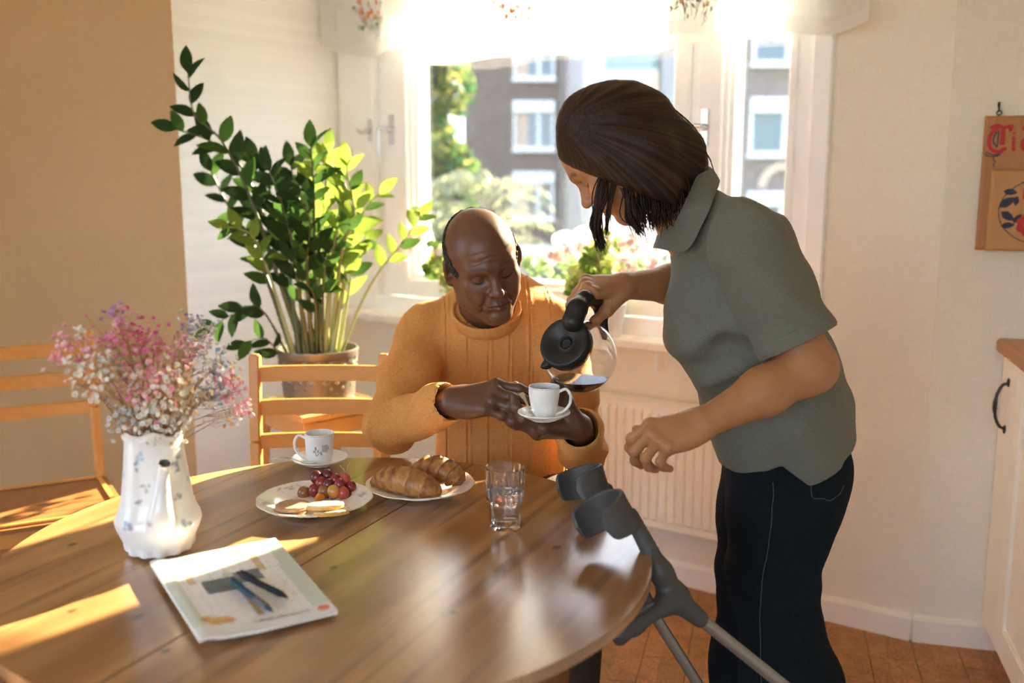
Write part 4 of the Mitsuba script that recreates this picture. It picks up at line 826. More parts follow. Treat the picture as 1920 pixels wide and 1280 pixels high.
m, c = leaf_cloud(rng, [(bx(-.1, -.9), (.62, .6, .7), 1.2), (bx(-.35, .2), (.55, .6, .7), 1), (bx(.05, -.2), (.42, .5, .5), .8), (bx(-.3, 1.2), (.5, .5, .55), .7), (bx(.1, 1.0), (.35, .4, .5), .22), (bx(.12, -1.6), (.45, .5, .5), .8), (bx(-.8, -.2), (.6, .6, 1.4), 1.2)], 1700, .082, [(.06, .15, .05), (.10, .19, .05), (.03, .09, .05), (.22, .25, .07), (.34, .32, .11)])
put('foliage', m, 'tree_leaf', False, t, color=c, kind='stuff')
t = thing('sumac_tree', 'pale drooping fronds of a small tree outside, above the man\'s head', 'tree')
S_ = A(*(-0.293,10,0.8243)); put('trunk', tube([S_ + A(0, 0, -7.6), S_ + A(.1, 0, -3), S_ + A(.02, 0, -.3), S_ + A(.1, 0, .2)], [.09, .07, .03, .015], 7), 'bark', True, t)
V, stk = [], []; L = []
for i in range(34):
    a = rng.uniform(-.9, 1.0); z = rng.uniform(-.5, .75); o = S_ + A(.02, rng.uniform(-.2, .2), -.2 + z * .6); tip = o + A(.62 * math.sin(a * 1.1), rng.uniform(-.25, .25), .36 * math.cos(a) - .05); end = tip + A(.30 * np.sign(a), 0, -.14)
    pth = bez([o, (o + tip) / 2 + A(0, 0, .09), tip, end], 6); stk.append(tube(pth, np.linspace(.008, .003, len(pth)), 4))
    for j in range(4, len(pth)):
        for s in (-1, 1):
            d = unit(A(s * .5, rng.normal(0, .5), -.8)); x = unit(np.cross(d, pth[j] - pth[j - 1])); p = pth[j]; L.append(np.array([p, p + d * .05 + x * .016, p + d * .11, p + d * .05 - x * .016]))
V = np.vstack(L); F = np.vstack([np.array([[0, 1, 2], [0, 2, 3]]) + 4 * i for i in range(len(L))])
put('stems', cat(stk), 'bark_pale', True, t, kind='stuff'); put('fronds', trimesh.Trimesh(V, F, process=False), 'tree_leaf', False, t, color=np.clip(np.repeat(rng.uniform(.75, 1.2, (len(L), 1)), 4, 0) * A(.36, .40, .26), 0, 1), kind='stuff')
mat('bark_pale', (.36, .32, .26), .9, .1)
# more trees behind, closing the view to the left
t = thing('background_tree', 'dark green tree at the far left behind the leafy tree', 'tree')
Q = A(-12.2, 44, -1); put('trunk', tube([Q + A(0, 0, -7), Q + A(0, 0, 0)], [.3, .2], 8), 'bark', True, t)
m, c = leaf_cloud(rng, [(Q + A(0, 0, 1.0), (3.6, 2, 4.2), 1), (Q + A(2.8, 0, -1.5), (2.6, 2, 3), .6), (Q + A(-3, 0, -1), (3, 2, 3), .6)], 1300, .26, [(.10, .19, .06), (.17, .26, .08), (.06, .12, .06)])
put('foliage', m, 'tree_leaf', False, t, color=c, kind='stuff')


# ------------------------------------------------------------------ embroidered valance over the window
def weave(p, n, uv):
    u, v = uv.x, uv.y
    g = .5 * noise(u * 900, v * 60) + .5 * noise(u * 90, v * 700); return mi.Color3f(.84, .84, .83) * (.86 + .16 * g)
scene['sheer'] = {'type': 'mask', 'opacity': .72, 'bsdf': {'type': 'principledthin', 'base_color': proc(weave), 'roughness': .8, 'diff_trans': 1.0, 'spec_trans': 0.0}}
scene['sheer_fine'] = {'type': 'mask', 'opacity': .55, 'bsdf': {'type': 'principledthin', 'base_color': rgb(.86, .86, .85), 'roughness': .8, 'diff_trans': 1.0, 'spec_trans': 0.0}}
mat('thread_white', (.80, .80, .78), .8, .2); mat('thread_red', (.62, .10, .05), .8, .2); mat('thread_coral', (.66, .22, .13), .8, .2); mat('thread_green', (.05, .10, .06), .8, .2); mat('thread_leaf', (.16, .20, .09), .8, .2); mat('thread_yellow', (.60, .38, .08), .8, .2); mat('thread_blue', (.10, .14, .24), .8, .2)
key = thing('window_valance', 'white sheer valance with embroidered flower bouquets hanging over the window', 'curtain')
def o_front(s, z):
    k = np.clip((2.3 - z) / .5, .3, 1.2); a = 1.2 * np.sin(s * 3.1 + .8)
    return -.085 - k * (.020 * np.sin(s * 11 + a) + .011 * np.sin(s * 23 + 1.3 + 2 * a) + .004 * np.sin(s * 51))
def hem_front(s): return 1.758 - .028 * s + .012 * np.sin(s * 11 + 1.2 * np.sin(s * 3.1 + .8) - .6) + .035 * np.clip((s - 1.05) / .15, 0, 1)**2 + .03 * np.clip((-.7 - s) / .15, 0, 1)
def sheet(s0, s1, hem, off, top, ns, nz):
    s = np.linspace(s0, s1, ns); P = []
    for i in range(nz + 1):
        f = i / nz; z = hem(s) * (1 - f) + top * f; P.append(W0 + WT * s[:, None] + WN * off(s, z)[:, None] + A(0, 0, 1) * z[:, None])
    P = np.array(P); k, n = P.shape[:2]; i, j = np.meshgrid(np.arange(k - 1), np.arange(n - 1), indexing='ij'); q = np.stack([i * n + j, i * n + j + 1, (i + 1) * n + j + 1, (i + 1) * n + j], -1).reshape(-1, 4)
    uv = np.stack([np.tile(s, k), np.repeat(np.linspace(0, top - 1.75, k), n)], 1); return (P.reshape(-1, 3), q), uv
m, uv = sheet(-.865, 1.195, hem_front, o_front, 2.30, 300, 14); fr_ = put('cloth', m, 'sheer', True, key, uv=uv)

s_ = np.linspace(-.865, 1.195, 300)
def strip(z0, z1, d):
    P = np.array([[wp(s, o_front(s, hem_front(s) + z) + d, hem_front(s) + z) for s in s_] for z in (z0, (z0 + z1) / 2, z1)]); n = 300; q = [[i * n + j, i * n + j + 1, (i + 1) * n + j + 1, (i + 1) * n + j] for i in range(2) for j in range(n - 1)]
    return P.reshape(-1, 3), np.array(q)
put('hem', strip(.0, .036, -.0018), 'sheer_fine', True, key)
zz = np.linspace(-.86, 1.19, 560); put('hem_stitch', tube(np.array([wp(s, o_front(s, hem_front(s) + .04) - .003, hem_front(s) + .040 + (.0035 if i % 2 else -.0035)) for i, s in enumerate(zz)]), .0011, 4), 'thread_white', False, key)
hem_back = lambda s: 1.722 - .010 * s + .05 * np.clip(-s - .2, 0, 1) + .010 * np.sin(s * 9 + 1) + .02 * np.clip(s - .55, 0, 1)
m, uv = sheet(-.70, 1.0, hem_back, lambda s, z: -.03 + .012 * np.sin(s * 14), 2.30, 220, 6); put('lining', m, 'sheer_fine', True, key, uv=uv)
put('rod', tube([wp(-.9, -.06, 2.31), wp(1.23, -.06, 2.31)], .010, 12), 'paint_white', True, key)
for s in (-.8, 1.15): put('rod_bracket', wbox(s - .012, s + .012, -.07, .0, 2.295, 2.325), 'paint_white', False, key)
def embroidery(px_s, z0, seed, sc):
    r = np.random.default_rng(seed); on = lambda s, z, d=.003: wp(s, float(o_front(np.array([s]), np.array([z]))[0]) - d, z)
    parts = {k: [] for k in ('thread_green', 'thread_leaf', 'thread_red', 'thread_coral', 'thread_yellow', 'thread_blue')}
    def disc(s, z, rad, k, sx=1.0, a=0.0):
        ring = [on(s + rad * (sx * math.cos(x) * math.cos(a) - math.sin(x) * math.sin(a)), z + rad * (sx * math.cos(x) * math.sin(a) + math.sin(x) * math.cos(a))) for x in np.arange(10) * np.pi / 5]
        c = on(s, z, .0055); parts[k].append((np.array([c, *ring]), np.array([[0, 1 + (j + 1) % 10, 1 + j] for j in range(10)])))
    heads = [(-.055, .075, 'thread_red', .011), (-.02, .062, 'thread_red', .011), (-.038, .045, 'thread_coral', .008), (.0, .07, 'thread_coral', .009), (.015, .05, 'thread_coral', .007), (.045, .06, 'thread_red', .009), (.045, .030, 'thread_yellow', .007), (-.06, .11, 'thread_coral', .010), (.03, .10, 'thread_red', .010), (-.015, .10, 'thread_yellow', .007), (.06, .095, 'thread_blue', .006), (-.085, .09, 'thread_blue', .006), (.075, .04, 'thread_coral', .005)]
    for x, z, k, rad in heads:
        x, z = x * sc, z * sc
        for j in range(6): a = j * 1.047 + r.uniform(0, 1); disc(px_s + x + rad * .75 * math.cos(a), z0 + z + rad * .75 * math.sin(a), rad * .42, k)
        disc(px_s + x, z0 + z, rad * .35, 'thread_yellow')
        b = (x * .45 + r.uniform(-.01, .01), z - .06 * sc); parts['thread_green'].append(tube([on(px_s + x, z0 + z), on(px_s + (x + b[0]) / 2 + .004, z0 + (z + b[1]) / 2), on(px_s + b[0], z0 + b[1])], .0009, 4))
    for j in range(16):
        x, z, a = r.uniform(-.09, .09) * sc, r.uniform(-.0, .055) * sc, r.uniform(.4, 2.7); disc(px_s + x, z0 + z, .0085, 'thread_green' if j % 2 else 'thread_leaf', .32, a - 1.57)
    e = put('embroidered_bouquet', cat(parts['thread_green']), 'thread_green', False, key)
    for k in ('thread_leaf', 'thread_red', 'thread_coral', 'thread_yellow', 'thread_blue'): put('stitches', cat(parts[k]), k, False, e, kind='stuff')
embroidery(-.56, 1.845, 1, 1.0); embroidery(.085, 1.80, 2, 1.05); embroidery(.70, 1.795, 3, 1.0)


# ------------------------------------------------------------------ potted zz plant on a wooden stool, left of the window
def leaf_mesh(n=6, fold=.22, curl=.25, wid=.50):
    V, F = [], []; ts = np.linspace(0, 1, n + 1)
    for t in ts:
        w = wid * .5 * math.sin(math.pi * min(1, (t * .96 + .02))**.85)**.8; z = -curl * (t - .2)**2
        V += [(-w, t, z + fold * w), (0, t, z), (w, t, z + fold * w)]
    for i in range(n):
        for j in (0, 1): a = i * 3 + j; F.append([a, a + 1, a + 4, a + 3])
    return np.array(V), np.array(F)
LV, LF = leaf_mesh()
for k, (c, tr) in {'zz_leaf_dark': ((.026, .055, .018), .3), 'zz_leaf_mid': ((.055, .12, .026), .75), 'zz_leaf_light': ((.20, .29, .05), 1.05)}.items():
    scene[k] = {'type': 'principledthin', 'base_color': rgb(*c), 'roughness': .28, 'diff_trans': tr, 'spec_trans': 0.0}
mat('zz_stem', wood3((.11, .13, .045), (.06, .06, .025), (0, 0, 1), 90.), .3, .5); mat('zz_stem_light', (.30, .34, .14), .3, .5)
LEAFPLY = {k: mikit.ply((LV, LF), k, True) for k in ('zz_leaf_dark', 'zz_leaf_mid', 'zz_leaf_light')}
POT = A(*(-0.5863,2.96,0.8179)); POTZ = .805
zz = thing('zz_plant', 'tall glossy zz plant with arching stems, standing left of the window', 'plant')
rng = np.random.default_rng(7)
def zz_stem(base_dx, pts, n, size, tone, start=.35, face=None, thick=.009):
    b = A(POT[0] + base_dx, POT[1] + rng.uniform(-.05, .04), POTZ - .045); path = bez([b, *[A(*p) for p in pts]], 10)
    L = np.concatenate([[0], np.cumsum(np.linalg.norm(np.diff(path, axis=0), axis=1))]); u = L / L[-1]
    st = put('stem', tube(path, np.interp(u, [0, .15, .6, 1], [thick * 1.35, thick, thick * .55, thick * .22]), 8), 'zz_stem_light' if tone == 2 else 'zz_stem', True, zz)
    for i in range(n):
        f = start + (1 - start) * (i + .5) / n; p = np.array([np.interp(f, u, path[:, k]) for k in range(3)]); q = np.array([np.interp(min(1, f + .03), u, path[:, k]) for k in range(3)]); r = np.array([np.interp(f - .03, u, path[:, k]) for k in range(3)])
        t = unit(q - r); side = unit(np.cross(t, A(.15, -1, .25))) * (1 if i % 2 else -1)
        d = unit(t * rng.uniform(.5, .9) + side * rng.uniform(.55, .9) + A(0, rng.uniform(-.5, .3), .1)); x = unit(np.cross(d, unit(A(rng.normal(0, .25), -.8, .55) + rng.normal(0, .25, 3)))); z = np.cross(x, d)
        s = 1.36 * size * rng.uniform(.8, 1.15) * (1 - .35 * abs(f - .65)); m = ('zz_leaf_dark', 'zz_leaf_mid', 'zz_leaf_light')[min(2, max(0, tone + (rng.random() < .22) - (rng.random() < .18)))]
        k = fresh(st + '__leaf'); scene[k] = {**LEAFPLY[m], 'to_world': to44(np.stack([x, d, z], 1), p, s)}
    d = unit(path[-1] - path[-3]); x = unit(np.cross(d, A(0, -1, .3))); k = fresh(st + '__leaf'); scene[k] = {**LEAFPLY[('zz_leaf_dark', 'zz_leaf_mid', 'zz_leaf_light')[tone]], 'to_world': to44(np.stack([x, d, np.cross(x, d)], 1), path[-1], size * 1.2)}
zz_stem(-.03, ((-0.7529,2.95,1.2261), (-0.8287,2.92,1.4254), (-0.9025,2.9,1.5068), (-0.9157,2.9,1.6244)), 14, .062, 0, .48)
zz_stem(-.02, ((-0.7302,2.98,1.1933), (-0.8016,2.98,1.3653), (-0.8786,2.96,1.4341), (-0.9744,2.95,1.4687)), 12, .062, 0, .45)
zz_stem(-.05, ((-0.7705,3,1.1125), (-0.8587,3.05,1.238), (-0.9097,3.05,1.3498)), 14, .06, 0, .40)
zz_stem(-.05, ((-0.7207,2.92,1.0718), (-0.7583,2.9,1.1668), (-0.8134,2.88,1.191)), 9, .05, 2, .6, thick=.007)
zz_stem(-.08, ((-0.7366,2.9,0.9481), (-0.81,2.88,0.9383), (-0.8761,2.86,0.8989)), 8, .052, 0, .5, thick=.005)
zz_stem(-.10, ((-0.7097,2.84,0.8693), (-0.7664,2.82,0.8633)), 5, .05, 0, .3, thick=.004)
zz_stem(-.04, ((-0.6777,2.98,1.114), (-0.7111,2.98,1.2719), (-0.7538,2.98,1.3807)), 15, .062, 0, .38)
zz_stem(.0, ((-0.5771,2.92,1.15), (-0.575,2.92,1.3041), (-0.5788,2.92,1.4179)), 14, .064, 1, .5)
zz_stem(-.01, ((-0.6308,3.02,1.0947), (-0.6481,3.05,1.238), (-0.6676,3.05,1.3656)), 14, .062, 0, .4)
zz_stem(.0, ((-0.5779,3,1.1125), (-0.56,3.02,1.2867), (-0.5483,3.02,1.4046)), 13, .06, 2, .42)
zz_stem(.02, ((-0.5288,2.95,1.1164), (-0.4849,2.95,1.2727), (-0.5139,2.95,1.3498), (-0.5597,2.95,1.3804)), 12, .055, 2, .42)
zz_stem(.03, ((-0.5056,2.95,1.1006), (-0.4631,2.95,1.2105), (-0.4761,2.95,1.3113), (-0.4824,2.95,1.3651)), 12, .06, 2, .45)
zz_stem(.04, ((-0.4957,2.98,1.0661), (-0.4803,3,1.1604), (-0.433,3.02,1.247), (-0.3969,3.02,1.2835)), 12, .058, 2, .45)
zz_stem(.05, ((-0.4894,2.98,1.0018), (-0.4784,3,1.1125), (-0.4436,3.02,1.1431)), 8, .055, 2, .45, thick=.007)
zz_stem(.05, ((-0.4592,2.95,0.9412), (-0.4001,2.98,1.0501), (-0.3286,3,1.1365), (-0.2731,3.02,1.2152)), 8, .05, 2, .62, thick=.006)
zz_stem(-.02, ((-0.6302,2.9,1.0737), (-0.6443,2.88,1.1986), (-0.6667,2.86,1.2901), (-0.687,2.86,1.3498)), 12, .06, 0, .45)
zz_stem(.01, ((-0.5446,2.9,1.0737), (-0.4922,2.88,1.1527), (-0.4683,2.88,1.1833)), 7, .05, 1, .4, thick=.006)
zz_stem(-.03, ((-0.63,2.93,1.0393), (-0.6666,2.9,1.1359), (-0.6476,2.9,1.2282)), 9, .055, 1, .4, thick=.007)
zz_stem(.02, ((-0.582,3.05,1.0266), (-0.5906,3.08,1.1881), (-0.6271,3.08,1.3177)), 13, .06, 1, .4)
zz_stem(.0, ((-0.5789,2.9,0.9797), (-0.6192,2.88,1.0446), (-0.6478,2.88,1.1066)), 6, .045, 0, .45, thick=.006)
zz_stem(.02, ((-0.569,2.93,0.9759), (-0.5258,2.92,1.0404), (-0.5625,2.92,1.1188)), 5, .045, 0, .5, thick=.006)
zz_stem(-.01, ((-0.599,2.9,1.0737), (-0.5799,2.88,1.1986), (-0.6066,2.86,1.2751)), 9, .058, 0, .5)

PR, PH = .122, .165
pz0 = POTZ + .02 - PH; pc_ = A(POT[0], POT[1], 0)
def pot_bumps():
    prof = [(PR * .80, 0), (PR * .80, .004), (PR * .97, PH - .018)]; n, k = 36, 8; V = []; F = []
    nz = np.linspace(.006, PH - .024, k * 2 + 1)
    for i in range(len(nz)):
        for j in range(n * 2):
            a = j * np.pi / n; r = PR * (.80 + .17 * nz[i] / PH); dia = abs(((j / 2 + i / 2) % 2) - 1) ; dib = abs(((j / 2 - i / 2) % 2) - 1)
            d = .0070 * (1 - max(dia, dib) * 1.0); V.append(((r + d) * math.cos(a), (r + d) * math.sin(a), nz[i]))
    m = n * 2
    for i in range(len(nz) - 1):
        for j in range(m): F.append([i * m + j, i * m + (j + 1) % m, (i + 1) * m + (j + 1) % m, (i + 1) * m + j])
    return np.array(V), np.array(F)
mat('pot_pewter', (.20, .18, .15), .38, .5, metallic=.55); mat('soil', (.035, .022, .014), .95, .1)
t = thing('plant_pot', 'grey hammered-pattern flower pot holding the zz plant', 'pot')
put('body', cat([xf(pot_bumps(), None, pc_ + A(0, 0, pz0)), xf(lathe([(0, .0), (PR * .78, 0), (PR * .805, .006)], 60), None, pc_ + A(0, 0, pz0))]), 'pot_pewter', False, t)
put('rim', xf(lathe([(PR * .955, PH - .026), (PR * .985, PH - .022), (PR * 1.0, PH - .004), (PR * .99, PH), (PR * .95, PH), (PR * .935, PH - .01), (PR * .88, .02)], 72), None, pc_ + A(0, 0, pz0)), 'pot_pewter', 50, t)
m = lathe([(0, PH - .038), (PR * .5, PH - .036), (PR * .93, PH - .042)], 40); v = np.array(m.vertices); v[:, 2] += .006 * (meshkit.noise(v * 90) - .5); put('soil', xf(trimesh.Trimesh(v, m.faces, process=False), None, pc_ + A(0, 0, pz0)), 'soil', False, t)
t = thing('wooden_stool', 'light wooden stool under the grey plant pot, seen through the chair back', 'stool')
mat('stool_pine', wood3((.58, .34, .13), (.48, .26, .09), (1, .3, 0), 40.), .4, .5)
R45 = rotz(math.radians(42)); sm_ = lambda m: xf(m, R45, pc_)
for i in range(3): put('board', sm_(box(-.15 + i * .1003, -.0505 + i * .1003, -.15, .15, pz0 - .022, pz0 - .0002, .003)), 'stool_pine', 30, t)
for sx, sy in ((-1, -1), (1, -1), (1, 1), (-1, 1)): put('leg', sm_(bar((sx * .155, sy * .155, 0), (sx * .12, sy * .12, pz0 - .023), .03, .03, (0, 1, 0), .003)), 'stool_pine', 30, t)
for a, b in (((-1, -1), (1, -1)), ((1, -1), (1, 1)), ((1, 1), (-1, 1)), ((-1, 1), (-1, -1))):
    put('rail', sm_(bar((a[0] * .118, a[1] * .118, pz0 - .052), (b[0] * .118, b[1] * .118, pz0 - .052), .018, .05)), 'stool_pine', 30, t); put('stretcher', sm_(bar((a[0] * .145, a[1] * .145, .18), (b[0] * .145, b[1] * .145, .18), .018, .03)), 'stool_pine', 30, t)

# ------------------------------------------------------------------ geraniums on the window sill
scene['geranium_leaf'] = {'type': 'principledthin', 'base_color': VCOL, 'roughness': .5, 'diff_trans': 1.1, 'spec_trans': 0.0}
scene['geranium_petal'] = {'type': 'principledthin', 'base_color': VCOL, 'roughness': .6, 'diff_trans': .3, 'spec_trans': 0.0}
def geranium(c, pot_r, pot_h, heads, leaves, label, pot_label, pot_m='porcelain'):
    p = thing('flower_pot', pot_label, 'pot'); put('body', xf(lathe([(0, 0), (pot_r * .72, 0), (pot_r * .76, .004), (pot_r * .97, pot_h - .012), (pot_r, pot_h - .010), (pot_r, pot_h), (pot_r * .93, pot_h), (pot_r * .9, pot_h - .02), (0, pot_h - .022)], 48), None, c), pot_m, 40, p)
    put('soil', xf(lathe([(0, pot_h - .014), (pot_r * .9, pot_h - .016)], 24), None, c), 'soil', False, p)
    t = thing('geranium', label, 'plant'); r = np.random.default_rng(int(abs(c[0]) * 1000)); root = c + A(0, 0, pot_h - .016); stems = []
    n = 9; ring = np.array([[math.cos(a), math.sin(a)] for a in np.arange(n) * 2 * np.pi / n]); V0 = np.vstack([[0, 0, 0], np.c_[ring * .55, np.full(n, .06)], np.c_[ring * (1 + .10 * np.cos(np.arange(n) * 2.1))[:, None], .10 + .12 * np.cos(np.arange(n) * 2.8)]])
    F0_ = [[0, 1 + j, 1 + (j + 1) % n] for j in range(n - 1)] + [q for j in range(n - 1) for q in ([1 + j, 1 + n + j, 1 + n + j + 1], [1 + j, 1 + n + j + 1, 2 + j])]
    LC = []
    for lc, nl, sp in leaves:
        for i in range(nl):
            q = A(*lc) + r.normal(0, sp, 3) * A(1, .8, .9); up = unit(A(r.normal(0, .5), -.55 + r.normal(0, .4), .75)); x = unit(np.cross(up, r.normal(0, 1, 3))); y = np.cross(up, x); s = r.uniform(.018, .032)
            col = np.tile(np.clip(np.array([(.26, .37, .08), (.36, .45, .11), (.15, .26, .06), (.46, .48, .17)][r.integers(4)]) * r.uniform(.8, 1.2), 0, 1), (len(V0), 1))
            put('leaf', (V0 @ np.stack([x, y, up]) * s + q, np.array(F0_)), 'geranium_leaf', True, t, color=col)
            if i % 3 == 0: m = (root + q) / 2 + A(0, 0, .015); stems.append(tube(bez([root + r.normal(0, .01, 3) * A(1, 1, 0), m, q], 4), .0016, 5))
    for hc, rad, nf, tint in heads:
        hc = A(*hc); P, Fp, Cp = [], [], []
        for i in range(nf):
            d = unit(r.normal(0, 1, 3) + A(0, -.45, .35)); q = hc + d * rad * r.uniform(.82, 1.05); x = unit(np.cross(d, r.normal(0, 1, 3))); y = np.cross(d, x)
            for k in range(5):
                a = k * 1.2566; e = x * math.cos(a) + y * math.sin(a); s2 = np.cross(d, e); L = .0125 * r.uniform(.85, 1.1)
                b = len(P) * 1; pts = [q, q + e * L * .5 + s2 * L * .38 + d * .002, q + e * L + s2 * L * .22 + d * .004, q + e * L - s2 * L * .22 + d * .004, q + e * L * .5 - s2 * L * .38 + d * .002]
                P.append(np.array(pts)); base = np.array([.82, .69, .69]) * tint; Cp.append(np.clip(np.array([[.70, .30, .28] if k in (0, 1) and i % 3 == 0 else [.82, .66, .64], base, base * 1.05, base * 1.05, base]), 0, .92))
        k5 = np.array([[0, 1, 2], [0, 2, 3], [0, 3, 4]]); m = trimesh.Trimesh(np.vstack(P), np.vstack([k5 + 5 * i for i in range(len(P))]), process=False)
        put('flower_head', m, 'geranium_petal', False, t, 'pale pink flower head', color=np.vstack(Cp), kind=None)
        stems.append(tube(bez([root, (root + hc) / 2 + A(0, 0, .02), hc], 6), .0017, 5))
    put('stems', cat(stems), 'zz_stem_light', True, t)
SILL = .820
gp = A(*(0.318,3.2036,0.8359)); gp[2] = SILL
geranium(gp, .052, .105, [((0.143,3.3374,1.0643), .028, 26, A(1, 1, 1)), ((0.182,3.3355,1.0895), .024, 20, A(1.02, 1.02, 1.02)), ((0.2305,3.3155,1.1016), .022, 18, A(1.03, 1.03, 1.03)), ((0.3744,3.1842,1.1183), .036, 34, A(1.03, 1.0, .98)), ((0.434,3.1808,1.0981), .034, 30, A(1.03, 1.02, 1.02)), ((0.3537,3.138,1.046), .034, 32, A(.98, 1, 1.03)), ((0.446,3.1368,1.0512), .03, 24, A(1.02, 1.02, 1.02)), ((0.3318,3.2724,1.1432), .026, 20, A(1.03, 1.0, 1.0))],
         [((0.2694,3.2418,1.0586), 30, .034), ((0.236,3.2519,1.0052), 28, .030), ((0.2943,3.2372,1.1023), 18, .024), ((0.2113,3.2682,0.9593), 14, .018), ((0.3283,3.2147,1.0091), 14, .026)], 'pale pink geranium with light green leaves on the sill behind the glass pot', 'white pot of the geranium on the sill right of the man')
gp2 = A(*(-0.2017,3.5535,0.8576)); gp2[2] = SILL
geranium(gp2, .052, .10, [((-0.3457,3.6608,1.1245), .034, 30, A(1.04, 1.04, 1.04)), ((-0.382,3.6609,1.0601), .036, 34, A(.99, 1, 1.01)), ((-0.2706,3.6112,1.0544), .022, 16, A(1, 1, 1)), ((-0.3311,3.6632,1.1962), .012, 6, A(1, 1, 1))],
         [((-0.2805,3.6057,1.0065), 16, .018), ((-0.2406,3.5793,0.9608), 12, .016), ((-0.2605,3.6044,1.055), 8, .016), ((-0.33,3.6505,1.1928), 6, .014)], 'pale pink geranium on the sill at the left, behind the man\'s head', 'white pot of the geranium hidden behind the man')
# added flower box outside; its blossoms stand in for reflections in the pane
t = thing('window_box', 'added flower box outside the window, hidden below its white blossoms', 'planter'); put('trough', wbox(-.28, .52, .42, .60, .66, .84, .01), 'render_pale', False, t)
for s in (-.2, .44): put('strut', wbox(s - .01, s + .01, .33, .44, .68, .72), 'black_metal', False, t)
put('soil', wbox(-.27, .51, .43, .59, .835, .842), 'soil', False, t)
t = thing('box_geraniums', 'blurred white flowers outside the window behind the man\'s head', 'flowers')
V, C = [], []; r = np.random.default_rng(9)
for s, z, o, rad, nf in ((.02, 1.10, .5, .055, 60), (.10, 1.12, .52, .05, 50), (.20, 1.05, .5, .05, 50), (.30, 1.06, .5, .055, 60), (-.08, 1.08, .5, .05, 50), (.42, 1.03, .5, .05, 40), (.05, 1.02, .46, .05, 40), (-.18, 1.0, .5, .05, 40)):
    for i in range(nf):
        d = unit(r.normal(0, 1, 3)); q = wp(s, o, z) + d * rad * A(1, 1, .7); x = unit(np.cross(d, r.normal(0, 1, 3))); y = np.cross(d, x); e = .016
        V.append(np.array([q - x * e, q - y * e, q + x * e, q + y * e])); C.append(np.tile(A(.86, .82, .82) * r.uniform(.85, 1.05), (4, 1)))
put('blossoms', trimesh.Trimesh(np.vstack(V), np.vstack([np.array([[0, 1, 2], [0, 2, 3]]) + 4 * i for i in range(len(V))]), process=False), 'geranium_petal', False, t, color=np.vstack(C), kind='stuff')
V, C = [], []
for i in range(420):
    q = wp(r.uniform(-.26, .5), r.uniform(.42, .6), r.uniform(.86, 1.02)); d = unit(r.normal(0, 1, 3)); x = unit(np.cross(d, r.normal(0, 1, 3))); y = np.cross(d, x); e = r.uniform(.014, .026)
    V.append(np.array([q - x * e, q - y * e, q + x * e, q + y * e])); C.append(np.tile(A(.16, .24, .10) * r.uniform(.6, 1.5), (4, 1)))
put('leaves', trimesh.Trimesh(np.vstack(V), np.vstack([np.array([[0, 1, 2], [0, 2, 3]]) + 4 * i for i in range(len(V))]), process=False), 'geranium_leaf', False, t, color=np.vstack(C), kind='stuff')
put('stems', cat([tube([wp(s, .5, .84), wp(s + .01, .5, z)], .003, 5) for s, z in ((.02, 1.08), (.10, 1.1), (.2, 1.03), (.3, 1.03), (-.08, 1.05), (.42, 1.0))]), 'zz_stem_light', False, t)


